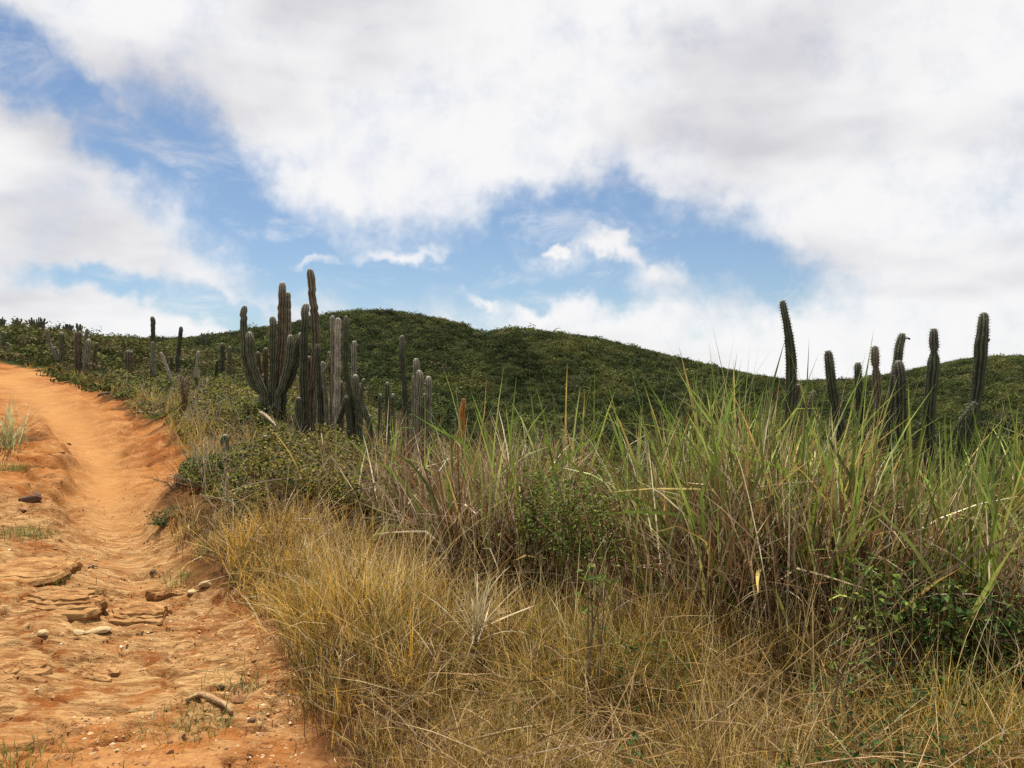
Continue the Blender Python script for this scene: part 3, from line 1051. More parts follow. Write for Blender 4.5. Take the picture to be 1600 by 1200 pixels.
def build_tall_grass():
    def acc(x, y):
        px = 800 + F * x / y
        lo = np.interp(px, [480, 640, 900, 1200, 1700, 2300], [7.4, 6.2, 5.0, 4.5, 4.1, 3.8])
        hi = lo + np.interp(px, [480, 640, 900, 1700], [.8, 2.0, 2.2, 2.4])
        p = np.interp(px, [500, 600, 800, 1100], [.0, .6, .85, 1.0])
        return (px > 520) & (fbm(x * 1.5 + 77, y * 1.2, 2) > np.interp(px, [600, 720, 1000, 1100], [.36, .36, .40, .405])) & (y > lo) & (y < hi) & (R.random(len(x)) < p) & in_frame(x, y, .22)
    x, y = tufts(530, 0, (-2.4, 6.5), (3.8, 10.2), acc)
    nt_ = len(x); per = 34; N = nt_ * per
    ti = np.repeat(np.arange(nt_), per)
    sp = R.uniform(.05, .16, nt_)[ti]
    rx = x[ti] + R.normal(0, 1, N) * sp; ry = y[ti] + R.normal(0, 1, N) * sp
    rz = H(rx, ry) - .03
    px = 800 + F * x / y
    # clump height chosen so the stand rises towards its middle and thins at both ends
    top = np.interp(px, [500, 640, 760, 900, 1000, 1120, 1210, 1300, 1420, 1500, 1600, 1900], [.85, 1.24, 1.36, 1.42, 1.50, 1.54, 1.66, 1.52, 1.42, 1.38, 1.46, 1.50])
    hgt = top * R.uniform(.62, 1.08, nt_)
    L = hgt[ti] * R.uniform(.55, 1.20, N)
    az = R.uniform(0, 6.28, nt_)[ti] + R.normal(0, 1.3, N)
    lean = np.abs(R.normal(.10, .16, N))
    bend = np.abs(R.normal(.28, .42, N))
    width = R.uniform(.009, .030, N)
    greenp = np.interp(px, [560, 800, 1000, 1150, 1300, 1600], [.08, .12, .20, .28, .26, .38])[ti]
    k = R.random(N)
    g = np.array([.135, .215, .028]) * R.uniform(.35, 1.4, (N, 1))
    g2 = np.array([.33, .39, .085]) * R.uniform(.7, 1.2, (N, 1))
    d1 = np.array([.40, .31, .16]) * R.uniform(.45, 1.15, (N, 1)); d2 = BROWN * R.uniform(.4, 1.7, (N, 1)); d3 = np.array([.80, .68, .45]) * R.uniform(.7, 1.1, (N, 1))
    kk = R.random(N)[:, None]
    dcol = np.where(kk < .34, d1, np.where(kk < .84, d2, d3))
    gcol = np.where(kk < .6, g, g2)
    isg = (k < greenp)[:, None]
    col = np.where(isg, gcol, dcol)
    L = np.where(isg[:, 0], L * 1.06, L * .86)
    width = np.where(isg[:, 0], width * 1.3, width * .65)
    tip = np.where(isg, np.where(kk > .85, DRY * .9, col * 1.2), col * 1.15)
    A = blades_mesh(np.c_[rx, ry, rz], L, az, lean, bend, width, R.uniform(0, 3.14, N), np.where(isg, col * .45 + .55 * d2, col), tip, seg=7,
                    kink_t=R.uniform(.35, .85, N), kink=np.where(R.random(N) < .30, R.normal(0, 1.2, N), 0), droop=1.7)
    # dead canes and collapsed leaves in the lower half
    m = 11500
    i = R.integers(0, nt_, m)
    sx, sy = x[i] + R.normal(0, .16, m), y[i] + R.normal(0, .2, m) - .12
    B = blades_mesh(np.c_[sx, sy, H(sx, sy) + R.uniform(0, .60, m)], R.uniform(.35, .85, m), R.uniform(0, 6.28, m), np.abs(np.where(R.random(m) < .45, R.normal(.95, .4, m), R.normal(.3, .35, m))), R.normal(.4, .9, m),
                    R.uniform(.004, .012, m), R.uniform(0, 3.14, m), np.where(R.random((m, 1)) < .5, RUST, np.array([.20, .15, .105])) * R.uniform(.4, 1.6, (m, 1)), np.where(R.random((m, 1)) < .5, np.array([.52, .42, .24]), RUST * 1.3) * R.uniform(.5, 1.2, (m, 1)), seg=4)
    # a few long arching wands standing out of the stand
    m = 150
    i = R.integers(0, nt_, m)
    Cw = blades_mesh(np.c_[x[i], y[i], H(x[i], y[i])], hgt[i] * R.uniform(1.08, 1.34, m), R.uniform(0, 6.28, m), np.abs(R.normal(.08, .1, m)), np.abs(R.normal(.5, .5, m)),
                     R.uniform(.005, .009, m), R.uniform(0, 3.14, m), np.array([.24, .20, .09]) * R.uniform(.5, 1.1, (m, 1)), np.array([.34, .33, .17]) * R.uniform(.7, 1.3, (m, 1)), seg=9, droop=2.2)
    v, q, t, c = join([A, B, Cw])
    o = link("tall_grass", mesh_np("tall_grass", v, [q, t], col=c), M["blade"])
    tag(o, "tall broad bladed green and brown grass in front of the cacti", "grass", kind="stuff")


build_fine_grass()
build_tall_grass()


# ------------------------------------------------------------------ cacti
def at(px, py, Y):
    d = px_dir(px, py)
    return np.array([0, 0, CAMZ]) + d / d[1] * Y


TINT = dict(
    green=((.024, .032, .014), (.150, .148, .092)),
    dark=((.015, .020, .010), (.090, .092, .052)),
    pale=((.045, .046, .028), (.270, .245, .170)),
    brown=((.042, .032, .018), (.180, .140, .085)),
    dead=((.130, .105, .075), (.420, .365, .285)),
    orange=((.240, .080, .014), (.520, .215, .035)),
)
WOOL = np.array([.50, .47, .38])


def stem_mesh(pts, rad, tint, ribs=8, ring=.06, tipfrac=1.0, wool=.5, depth=.30, base_brown=True):
    """ribbed cactus stem along pts (local metres); returns mesh, crest points, crest normals"""
    pts = np.asarray(pts, float)
    ln = np.sum(np.linalg.norm(np.diff(pts, axis=0), axis=1))
    n = int(np.clip(ln / ring, 8, 46))
    S = smooth_line(np.c_[pts, rad], n)
    P, r = S[:, :3], S[:, 3].copy()
    # slow swelling and pinching along the stem
    r *= 1 + .055 * np.sin(np.linspace(0, random.uniform(5, 11), n) + random.uniform(0, 6)) + .045 * np.sin(np.linspace(0, random.uniform(14, 26), n) + random.uniform(0, 6))
    P[1:-1] += R.normal(0, .008 if ring > .05 else .003, (n - 2, 3)) * (r.mean() / .08)
    # rounded tip
    tan_e = P[-1] - P[-2]; tan_e /= np.linalg.norm(tan_e)
    tips = [(.45, .95), (.95, .82), (1.35, .60), (1.62, .32)]
    P = np.concatenate([P, [P[-1] + tan_e * r[-1] * a * tipfrac for a, _ in tips]])
    r = np.concatenate([r, [r[n - 1] * b for _, b in tips]])
    n2 = len(P)
    sd = ribs * 4
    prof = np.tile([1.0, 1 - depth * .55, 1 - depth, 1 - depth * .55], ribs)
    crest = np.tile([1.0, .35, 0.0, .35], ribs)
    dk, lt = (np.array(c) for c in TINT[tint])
    V, C = np.empty((n2, sd, 3)), np.empty((n2, sd, 3))
    a = np.array([1.0, 0, 0]) if abs((P[1] - P[0])[0]) < .9 * np.linalg.norm(P[1] - P[0]) else np.array([0, 1.0, 0])
    ph = random.uniform(0, 1)
    crests, cn, ct = [], [], []
    for i in range(n2):
        tan = P[min(i + 1, n2 - 1)] - P[max(i - 1, 0)]
        tan /= np.linalg.norm(tan)
        a = a - tan * (a @ tan); a /= np.linalg.norm(a)
        b = np.cross(tan, a)
        th = 2 * math.pi * (np.arange(sd) / sd + ph)
        dirs = np.cos(th)[:, None] * a + np.sin(th)[:, None] * b
        rr = r[i] * prof * (1 + R.normal(0, .012, sd))
        V[i] = P[i] + rr[:, None] * dirs
        s = i / (n2 - 1)
        w = wool * max(0, (s - .80) / .20) ** 1.5
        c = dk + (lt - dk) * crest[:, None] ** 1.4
        if base_brown and tint in ("green", "dark", "pale"):
            k = max(0, 1 - s / .30) * .75
            c = c * (1 - k) + k * np.array([.085, .062, .042])
        c = c * (1 - w * (.35 + .65 * crest[:, None])) + WOOL * w * (.35 + .65 * crest[:, None])
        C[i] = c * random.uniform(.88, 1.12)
        for k in range(0, sd, 4):
            crests.append(V[i, k]); cn.append(dirs[k]); ct.append(s)
    idx = np.arange(n2 * sd).reshape(n2, sd)
    Q = np.stack([idx[:-1], np.roll(idx[:-1], -1, 1), np.roll(idx[1:], -1, 1), idx[1:]], -1).reshape(-1, 4)
    top = n2 * sd
    V = np.concatenate([V.reshape(-1, 3), [P[-1] + tan_e * .02 * r[n - 1]]])
    C = np.concatenate([C.reshape(-1, 3), [C[-1].mean(0)]])
    T = np.stack([idx[-1], np.roll(idx[-1], -1), np.full(sd, top)], -1)
    return (V, Q, T, C), np.array(crests).reshape(n2, ribs, 3), np.array(cn).reshape(n2, ribs, 3), tan_e


def spine_mesh(name, cr, cn, space, length, width, per, tint, wool):
    """spines in clusters along every rib"""
    n2, ribs, _ = cr.shape
    pos, nor, ss = [], [], []
    for k in range(ribs):
        P = cr[:, k]
        d = np.concatenate([[0], np.cumsum(np.linalg.norm(np.diff(P, axis=0), axis=1))])
        s = np.arange(space * random.random(), d[-1], space)
        pos.append(np.stack([np.interp(s, d, P[:, i]) for i in range(3)], 1))
        nor.append(np.stack([np.interp(s, d, cn[:, k, i]) for i in range(3)], 1))
        ss.append(s / d[-1])
    pos, nor, ss = np.concatenate(pos), np.concatenate(nor), np.concatenate(ss)
    N = len(pos)
    pos = np.repeat(pos, per, 0); nor = np.repeat(nor, per, 0); ss = np.repeat(ss, per)
    d = nor + rand_unit(N * per) * .75 + np.array([0, 0, -.1])
    d /= np.linalg.norm(d, axis=1, keepdims=True)
    L = length * R.uniform(.5, 1.25, N * per) * (1 + .5 * (ss > .9))
    side = np.cross(d, rand_unit(N * per)); side /= np.linalg.norm(side, axis=1, keepdims=True)
    V = np.stack([pos - side * width * .5, pos + side * width * .5, pos + d * L[:, None]], 1).reshape(-1, 3)
    T = np.arange(len(V)).reshape(-1, 3)
    base = np.array(dict(dead=(.6, .55, .46), orange=(.55, .33, .12)).get(tint, (.17, .155, .10)))
    c = base * R.uniform(.5, 1.2, (N * per, 1))
    c = c + (WOOL * 1.15 - c) * (wool * np.clip((ss - .86) / .14, 0, 1))[:, None]
    return mesh_np(name, V, [T], col=np.repeat(c, 3, 0))


def cactus(label, Y, stems, group=None, name="columnar_cactus", sink=.06, spines=True, cat="cactus"):
    """stems: list of (pixel polyline base->top, radius px or list, tint, depth offset, options)"""
    if Y is None:
        b0 = max((s[0][0] for s in stems), key=lambda b: b[1])
        Y = float(np.clip(cast(b0[0], b0[1] + 5, H)[1], 9, 34))
    pts0 = [at(*s[0][0], Y + s[3]) for s in stems]
    bx, by = float(np.mean([p[0] for p in pts0])), float(np.mean([p[1] for p in pts0]))
    base = np.array([bx, by, H1(bx, by)])
    root = empty(name, base, label, cat, group)
    near = Y < 9
    for s in stems:
        line, rp, tint, dy = s[:4]
        opt = s[4] if len(s) > 4 else {}
        yy = Y + dy
        P = [at(px, py, yy) for px, py in line]
        rads = [(rp if np.isscalar(rp) else rp[i]) * yy / F for i in range(len(line))]
        g = H1(P[0][0], P[0][1]) - sink
        if P[0][2] > g + .03 and not opt.get("air"):
            lead = np.array([P[0][0] + (P[0][0] - P[1][0]) * .1, yy, g])
            P = [lead] + P; rads = [rads[0] * .92] + rads
        P = np.array(P)
        P[:, 1] += np.linspace(0, 1, len(P)) * random.uniform(-.06, .06)
        P -= base
        (V, Q, T, C), cr, cn, te = stem_mesh(P, rads, tint, ribs=opt.get("ribs", 8), ring=.035 if near else .055, wool=opt.get("wool", .5) * (.55 if near else 1))
        me = mesh_np("stem", V, [Q, T], col=C, smooth=True)
        o = link("stem", me, M["cactus"], root)
        if opt.get("label"):
            o["label"] = opt["label"]
        if spines:
            rm = float(np.mean(rads))
            sm = spine_mesh("spines", cr, cn, .026 if near else .05 * max(1, Y / 14), .014 if near else .014, .0036 if near else .005,
                            5 if near else 1, tint, opt.get("wool", .5) * (.5 if near else 1))
            sp = link("spines", sm, M["spine"], o)
            sp["kind"] = "stuff"
        if opt.get("bud"):
            bpx, bpy, cx, cy, br = opt["bud"]
            A0, B0 = at(bpx, bpy, yy) - base, at(cx, cy, yy) - base
            off = P[-1][1] - A0[1]
            A0[1] += off; B0[1] += off
            mid = (A0 + B0) / 2 + np.array([0, 0, .012])
            r0 = br * yy / F
            bm = tube_mesh("flower_bud", [A0, mid, B0], [r0 * .7, r0 * .8, r0 * 1.25], 8, 7, .1, col=(.085, .075, .05))
            link("flower_bud", bm, M["cactus"], o)
    return root


def zl(pts, ox, oy, k):
    return [(ox + x * k, oy + y * k) for x, y in pts]


def Z2(*p): return zl(p, 350, 400, .25)
def Z1(*p): return zl(p, 0, 420, .25)
def Z4(*p): return zl(p, 1150, 450, .28125)


NOG = "columnar cacti on the ridge"
cactus("large candelabra cactus with many upturned green arms rising from the leafy mat", 13.0, [
    (Z2((238, 855), (180, 800), (140, 660), (126, 500), (127, 345)), 5.8, "green", 0),
    (Z2((248, 860), (208, 750), (172, 630), (166, 515)), 5.8, "green", -.15, dict(wool=.8)),
    (Z2((300, 880), (308, 700), (311, 415)), 5.3, "green", .1),
    (Z2((335, 865), (350, 700), (362, 450), (367, 200)), 6.2, "brown", .2, dict(wool=.6)),
    (Z2((362, 862), (392, 640), (402, 430), (401, 255)), 4.6, "pale", .35, dict(wool=.7)),
    (Z2((338, 880), (378, 775), (404, 650), (420, 528)), 5.4, "green", -.2, dict(wool=.8)),
    (Z2((372, 860), (418, 760), (452, 650), (473, 515)), 5.8, "dark", -.1, dict(wool=.9)),
    (Z2((252, 860), (225, 740), (214, 620)), 3.4, "brown", .3),
    (Z2((268, 870), (262, 740), (262, 600)), 4.0, "brown", .35),
])
cactus("tallest cactus of the ridge with a scarred ragged crown beside a woolly capped stem", 12.2, [
    (Z2((500, 970), (496, 760), (500, 520), (507, 335)), 6.2, "dark", 0, dict(wool=.9)),
    (Z2((545, 900), (566, 700), (572, 480), (555, 300), (541, 120)), 6.2, "brown", .3, dict(wool=.35, ribs=7)),
    (Z2((602, 995), (594, 800), (582, 578)), 4.6, "dark", -.15),
    (Z2((468, 985), (468, 910)), 5.0, "green", -.2, dict(wool=.8)),
    (Z2((530, 860), (556, 790), (580, 700)), 3.2, "brown", .2),
    (Z2((548, 970), (538, 840), (534, 650)), 3.6, "brown", .4),
    (Z2((566, 980), (572, 860), (588, 760)), 3.0, "pale", .1),
    (Z2((640, 1000), (634, 900), (628, 830)), 3.8, "dark", -.1, dict(wool=.8)),
])
cactus("pair of pale greyish cactus columns with a thin curved side arm", 11.6, [
    (Z2((690, 1010), (682, 700), (675, 395)), 4.0, "pale", 0, dict(wool=.8)),
    (Z2((706, 1040), (710, 720), (714, 418)), 4.8, "dead", -.2, dict(wool=.7)),
    (Z2((640, 960), (622, 760), (616, 680)), 3.4, "pale", .2, dict(wool=.8)),
    (Z2((672, 1000), (668, 800), (660, 620)), 3.4, "brown", .15),
    (Z2((735, 1040), (738, 900), (730, 800)), 3.2, "brown", .1),
    (Z2((622, 730), (650, 690), (672, 610), (678, 560)), 2.4, "pale", .1, dict(air=True)),
])
cactus("dark cactus with a long base curving out over the ground and short side columns", 11.0, [
    (Z2((905, 1025), (842, 960), (790, 860), (764, 720), (763, 560), (766, 398)), [5.2, 5.0, 4.6, 4.2, 4.0, 3.8], "dark", 0),
    (Z2((812, 1100), (806, 1000), (790, 900), (782, 820)), 4.8, "dark", .1),
    (Z2((842, 940), (834, 860), (826, 772)), 4.8, "green", -.1, dict(wool=.9)),
    (Z2((896, 1000), (858, 900), (862, 840), (874, 785)), 3.0, "green", -.2, dict(wool=.9)),
    (Z2((800, 1000), (812, 760), (815, 560)), 4.4, "pale", .35, dict(wool=.7)),
    (Z2((712, 1050), (742, 970), (766, 890)), 3.8, "dark", -.1),
    (Z2((852, 1080), (854, 930), (850, 820)), 3.6, "green", .15, dict(wool=.8)),
    (Z2((786, 1080), (778, 980), (772, 900)), 4.0, "dark", -.2),
])
cactus("slender lone cactus standing against the dark hillside with a brown woody foot", 11.5, [
    (Z2((1138, 960), (1128, 830), (1114, 680), (1112, 522)), 4.2, "dark", 0),
    (Z2((1124, 930), (1122, 850)), 3.2, "brown", .1),
])
cactus("small stubby cactus pair growing between the slender cactus and the curved one", 12.2, [
    (Z2((1024, 940), (1026, 880), (1024, 812)), 3.8, "green", 0, dict(wool=.9)),
    (Z2((974, 930), (975, 880)), 3.0, "green", .1, dict(wool=.9)),
    (Z2((1055, 960), (1056, 880)), 3.0, "green", -.1, dict(wool=.9)),
])
cactus("pale woolly topped cactus group rising behind the tall grass", 9.6, [
    (Z2((1206, 900), (1206, 674)), 5.0, "pale", .25, dict(wool=.9)),
    (Z2((1226, 1120), (1226, 900), (1225, 748)), 5.2, "pale", 0, dict(wool=.9)),
    (Z2((1280, 1150), (1281, 930), (1280, 784)), 5.2, "pale", -.1, dict(wool=.9)),
    (Z2((1252, 1160), (1252, 880)), 3.8, "dark", -.25),
    (Z2((1190, 1000), (1190, 770)), 3.6, "pale", .3),
])
cactus("bright orange dried cactus tip poking above the grass", 8.4, [
    (Z2((1484, 1130), (1490, 1000), (1499, 905)), [4.6, 4.8, 2.4], "orange", 0, dict(wool=.35)),
    (Z2((1458, 1120), (1462, 1000)), 2.2, "green", .05),
])
cactus("small young cactus beside the grey dead twigs on the bank", 9.3, [
    (Z1((1412, 1235), (1412, 1075)), 6.4, "green", 0, dict(wool=.7)),
])
cactus("small young cactus beside the fallen cactus log", 9.0, [
    (Z2((255, 1320), (255, 1160)), 6.2, "green", 0, dict(wool=.7)),
])
# the stand on the brow behind the tall grass
Y4 = 6.9
cactus("tall leaning cactus standing alone above the highest green grass", Y4, [
    (Z4((300, 800), (306, 620), (312, 480), (306, 320), (287, 190), (270, 95)), [8.2, 8.4, 8.6, 8.0, 6.6, 5.6], "dark", 0),
    (Z4((320, 640), (330, 560)), 4.2, "brown", .1),
])
cactus("plain dark cactus column bent towards the grass beside a thin leafless arm", Y4 + .1, [
    (Z4((590, 860), (556, 700), (526, 540), (507, 385)), [7.8, 7.8, 7.6, 6.6], "dark", 0),
    (Z4((372, 800), (400, 690), (428, 590)), 3.8, "brown", .1),
])
cactus("short dark cactus half hidden between its taller neighbours", Y4 + .5, [
    (Z4((690, 860), (680, 620), (668, 445)), 6.0, "dark", 0, dict(wool=.6)),
])
cactus("reddish brown cactus with a pinched waist below its blunt head", Y4, [
    (Z4((812, 900), (790, 640), (780, 480), (778, 440), (776, 410), (775, 355)), [8.0, 7.4, 6.4, 3.8, 6.0, 5.4], "brown", 0, dict(wool=.5)),
])
cactus("twin cactus columns with a hooked flower bud at the top", Y4 + .15, [
    (Z4((838, 860), (866, 640), (890, 460), (905, 350), (918, 285)), [7.0, 7.0, 7.0, 6.8, 6.2], "green", .15,
     dict(bud=(1150 + 935 * .28125, 450 + 285 * .28125, 1150 + 966 * .28125, 450 + 284 * .28125, 1.5))),
    (Z4((918, 820), (916, 600), (908, 448)), [8.6, 8.6, 7.4], "dark", -.1, dict(wool=.6)),
])
cactus("thick cactus pinched into two joints with a round spiny head", Y4, [
    (Z4((1074, 880), (1080, 640), (1098, 480), (1107, 400), (1109, 352), (1110, 320), (1112, 258)), [8.0, 9.0, 9.8, 9.0, 4.6, 7.0, 6.4], "dark", 0, dict(wool=.6)),
    (Z4((1000, 870), (1022, 810), (1034, 770)), 3.4, "brown", .1),
])
cactus("tall spiny cactus with a round bud on its flank and a slanting arm", Y4 - .2, [
    (Z4((1262, 860), (1286, 770), (1318, 660), (1338, 500), (1350, 350), (1363, 180)), [8.0, 8.4, 9.0, 9.4, 9.2, 7.2], "dark", 0,
     dict(bud=(1150 + 1366 * .28125, 450 + 296 * .28125, 1150 + 1388 * .28125, 450 + 297 * .28125, 3.4))),
    (Z4((1150, 930), (1200, 810), (1262, 700), (1298, 648)), 3.4, "dark", -.15),
])
# small ones along the upper slope
cactus("forked cactus on the slope just above the top bend of the track", None, [
    (Z1((356, 575), (335, 520), (308, 460), (295, 388)), 2.7, "pale", 0, dict(wool=.9)),
    (Z1((384, 590), (386, 500), (388, 420)), 3.8, "green", 0, dict(wool=.9)),
    (Z1((362, 575), (352, 530), (340, 500)), 2.4, "brown", .1),
])
cactus("cluster of five slim brownish cacti on the slope above the track", None, [
    (Z1((470, 590), (470, 408)), 2.4, "brown", 0), (Z1((500, 580), (503, 412)), 3.6, "brown", .1),
    (Z1((534, 560), (540, 470), (550, 392)), 3.0, "pale", .1, dict(wool=.8)),
    (Z1((535, 630), (540, 540), (547, 462)), 4.0, "pale", -.2, dict(wool=.8)),
    (Z1((594, 560), (608, 478)), 3.0, "brown", .2),
])
cactus("squat broken cactus stump with a reddish top", None, [
    (Z1((806, 650), (806, 545)), 5.6, "brown", 0, dict(wool=.1)),
    (Z1((815, 560), (822, 532)), 4.2, "brown", .05, dict(air=True)),
])
cactus("slim upright dark cactus with a shorter stem pressed against it", None, [
    (Z1((950, 680), (955, 560), (952, 320)), 3.5, "dark", 0), (Z1((962, 680), (961, 470)), 2.8, "pale", -.1, dict(wool=.8)),
])
cactus("slim dark cactus leaning over the grey dead bush", None, [
    (Z1((1108, 660), (1112, 540), (1120, 460), (1128, 380)), 3.3, "dark", 0), (Z1((1066, 620), (1068, 560)), 2.0, "dark", .1),
])
cactus("bleached white dead cactus stem bent like a hook", None, [
    (Z1((1076, 745), (1070, 690), (1050, 620), (1015, 535)), 2.4, "dead", 0, dict(wool=.2, ribs=6)),
])
cactus("bleached dead cactus stem standing upright behind the dry bush", None, [
    (Z1((1216, 710), (1228, 620), (1240, 528)), 2.3, "dead", 0, dict(wool=.2, ribs=6)),
    (Z1((1236, 710), (1240, 640)), 1.9, "dead", -.1, dict(wool=.2, ribs=6)),
])
cactus("two short dark cactus posts standing next to the big candelabra", None, [
    (Z1((1388, 670), (1391, 485)), 3.6, "dark", 0), (Z1((1440, 680), (1438, 505)), 3.0, "brown", -.1), (Z1((1352, 650), (1355, 585)), 2.4, "dark", .1),
])
cactus("tiny cactus pair at the top of the track", None, [
    (Z1((20, 490), (22, 405)), 2.6, "green", 0, dict(wool=.8)), (Z1((40, 510), (42, 475)), 2.4, "green", -.1, dict(wool=.8)),
])


def skyline_clump(label, px, py_base, py_top, wpx, n, Y, spread=1.0):
    st = []
    for i in range(n):
        f = (i + .5) / n * 2 - 1
        bx = px + f * wpx * .35
        tx = px + f * wpx * .5 * spread + random.uniform(-1, 1)
        ty = py_top + 3 + abs(f) * 2 + random.uniform(0, (py_base - py_top) * .5)
        st.append(([(bx, py_base), ((bx + tx) / 2 + f, (py_base + ty) / 2), (tx, ty)], random.uniform(.9, 1.4), "green", random.uniform(-.4, .4), dict(ribs=6)))
    cactus(label, Y, st, "cactus thickets on the skyline", spines=False, name="cactus_thicket", cat="cactus thicket")


skyline_clump("spiky cactus thicket on the skyline at the edge of the ridge", 3, 502, 491, 14, 6, 57)
skyline_clump("broad low cactus thicket on the skyline of the ridge", 26, 504, 494, 20, 7, 57)
skyline_clump("widest cactus thicket on the skyline, under a tall dead flower stalk", 58, 506, 492, 36, 12, 57)
skyline_clump("dense round cactus thicket on the skyline lower down the ridge", 106, 514, 503, 18, 9, 55)
skyline_clump("small upright cactus thicket on the skyline, the last one down the ridge", 124, 515, 502, 11, 7, 54)
skyline_clump("faint cactus thicket on the crest of the far green slope", 318, 523, 517, 14, 6, 90)


# ------------------------------------------------------------------ stones, slabs, sticks
def rock_mesh(name, seed, flat=.6, sub=2, jag=.35):
    import bmesh
    rr = random.Random(seed)
    bm = bmesh.new()
    bmesh.ops.create_icosphere(bm, subdivisions=sub, radius=1)
    cuts = [(Vector((rr.gauss(0, 1), rr.gauss(0, 1), rr.gauss(0, 1))).normalized(), rr.uniform(.55, .9)) for _ in range(9)]
    for v in bm.verts:
        for n, d in cuts:
            k = v.co.dot(n)
            if k > d:
                v.co -= n * (k - d)
        v.co *= 1 + rr.uniform(-.5, .5) * .12 * jag
        v.co.z *= flat
    me = bpy.data.meshes.new(name)
    bm.to_mesh(me); bm.free()
    return me


def place_rock(px, py, wpx, label, mat, name="stone", cat="stone", group=None, seed=None, flat=.6, sx=1.0, sub=1, sink=.42, rot=None):
    p = cast(px, py, H)
    r = .5 * wpx * p[1] / F
    me = rock_mesh(name, seed if seed is not None else random.randint(0, 9999), flat, sub)
    o = link(name, me, M[mat])
    o.location = (p[0], p[1], float(Hm(p[0], p[1])[0]) + r * flat * (1 - 2 * sink))
    o.scale = (r * sx, r * .8, r)
    o.rotation_euler = (random.uniform(-.15, .15), random.uniform(-.15, .15), random.uniform(0, .5) if rot is None else rot)
    return tag(o, label, cat, group)


def layered_slab(px, py, wpx, dpx, thick, label, mat="slab", layers=4, rot=0.0, seed=1):
    """flat bedrock outcrop of split layers, each with its own ragged outline"""
    rr = random.Random(seed)
    p = cast(px, py, H)
    s = p[1] / F
    a = wpx * s * .5
    b = dpx * s * .5 * (p[1] / 1.5) * .8
    n = 34
    root = empty("rock_outcrop", (p[0], p[1], H1(p[0], p[1]) - .008), label, "rock")
    root.rotation_euler = (.06, 0, rot)
    prev = 1.0
    lob = [(rr.randint(2, 6), rr.uniform(0, 6.3), rr.uniform(.05, .16)) for _ in range(4)]
    offs = [1 + sum(q * math.sin(m * 6.283 * i / n + f) for m, f, q in lob) for i in range(n)]
    for L in range(layers):
        z0, z1 = thick * (L / layers) - .05, thick * ((L + 1) / layers)
        sc = prev
        prev *= rr.uniform(.80, .93)
        ox, oy = a * .06 * L * rr.uniform(-1, 1), b * (.10 * L)
        V, Q, T = [], [], []
        outl = [sc * offs[i] * rr.uniform(.93, 1.06) for i in range(n)]
        for (zz, k) in ((z0, .95), (z0 + (z1 - z0) * .6, 1.02), (z1, .96), (z1 + .010, .74), (z1 + .016, .40)):
            for i in range(n):
                t = 2 * math.pi * i / n
                V.append((ox + a * outl[i] * k * math.cos(t), oy + b * outl[i] * k * math.sin(t), zz + rr.uniform(-.006, .006)))
        for r_ in range(4):
            for i in range(n):
                j = (i + 1) % n
                Q.append([r_ * n + i, r_ * n + j, (r_ + 1) * n + j, (r_ + 1) * n + i])
        V = [(x_, y_, z_ + .018 * (fbm(np.array([x_ * 4 + seed]), np.array([y_ * 6.0]), 3)[0] - .5) * (1 if k_ >= n else 0)) for k_, (x_, y_, z_) in enumerate(V)]
        V.append((ox, oy, z1 + .017))
        T = [[4 * n + i, 4 * n + (i + 1) % n, 5 * n] for i in range(n)]
        link("rock_layer", mesh_np("rock_layer", np.array(V), [Q, T]), M[mat], root)
    return root


layered_slab(40, 893, 150, 40, .045, "broad pale bedrock slab at the edge of the track", layers=3, rot=-.25, seed=3)
layered_slab(95, 950, 150, 30, .075, "brown layered bedrock ledge with an undercut dark lip", layers=4, rot=-.12, seed=8)
layered_slab(215, 962, 110, 26, .05, "orange bedrock ledge over a dark hollow in the track", layers=3, rot=-.35, seed=12)
layered_slab(20, 1052, 90, 40, .03, "low yellowish bedrock hump beside the ledges", layers=3, rot=.1, seed=17)
layered_slab(150, 1052, 80, 22, .02, "small half buried orange rock ridge in the gravel", layers=2, rot=-.5, seed=21)
layered_slab(275, 925, 70, 16, .025, "thin split rock ledge reaching towards the grass", layers=2, rot=.2, seed=25)
place_rock(150, 988, 38, "flat cream quartz patch below the brown ledge", "quartz", "quartz_rock", "rock", seed=4, flat=.3, sub=2, sx=1.3)
place_rock(122, 989, 24, "small cream quartz lump next to the flat quartz patch", "quartz", "quartz_rock", "rock", seed=14, flat=.4, sub=2)
place_rock(68, 990, 22, "pale yellow quartz chunk under the brown ledge", "quartz", "quartz_rock", "rock", seed=5, flat=.5, sub=2)
place_rock(322, 918, 26, "whitish quartz stone at the grass edge", "quartz", "quartz_rock", "rock", seed=6, flat=.55, sub=2)
place_rock(300, 928, 20, "pinkish pale stone next to the whitish quartz", "quartz", "quartz_rock", "rock", seed=61, flat=.4, sub=2)
place_rock(240, 896, 14, "small black angular stone alone on the track", "dark_stone", seed=7, flat=.7, sub=1)
place_rock(265, 1176, 14, "dark brown rounded stone, the lower of two on bare sand", "stone", seed=9, flat=.6, sub=2)
place_rock(266, 1161, 12, "reddish rounded stone, the upper of two on bare sand", "stone", seed=10, flat=.65, sub=2)
place_rock(277, 1179, 6, "little reddish pebble beside the dark brown stone", "stone", seed=19, flat=.7)
place_rock(345, 1076, 16, "dark stone lodged in a hollow above the weathered root", "dark_stone", seed=11, flat=.55, sub=2)
place_rock(374, 1099, 30, "rust red rock with a jagged lower edge beside the weathered root", "stone", "rock", "rock", seed=12, flat=.5, sub=2, sx=1.2)
place_rock(392, 1127, 16, "charred dark stone below the rust red rock", "dark_stone", seed=13, flat=.5, sub=2)
place_rock(108, 695, 9, "small dark stone at the lip of the worn rut", "dark_stone", seed=15)
place_rock(97, 709, 10, "pinkish stone in the notch of the worn rut", "stone", seed=16)
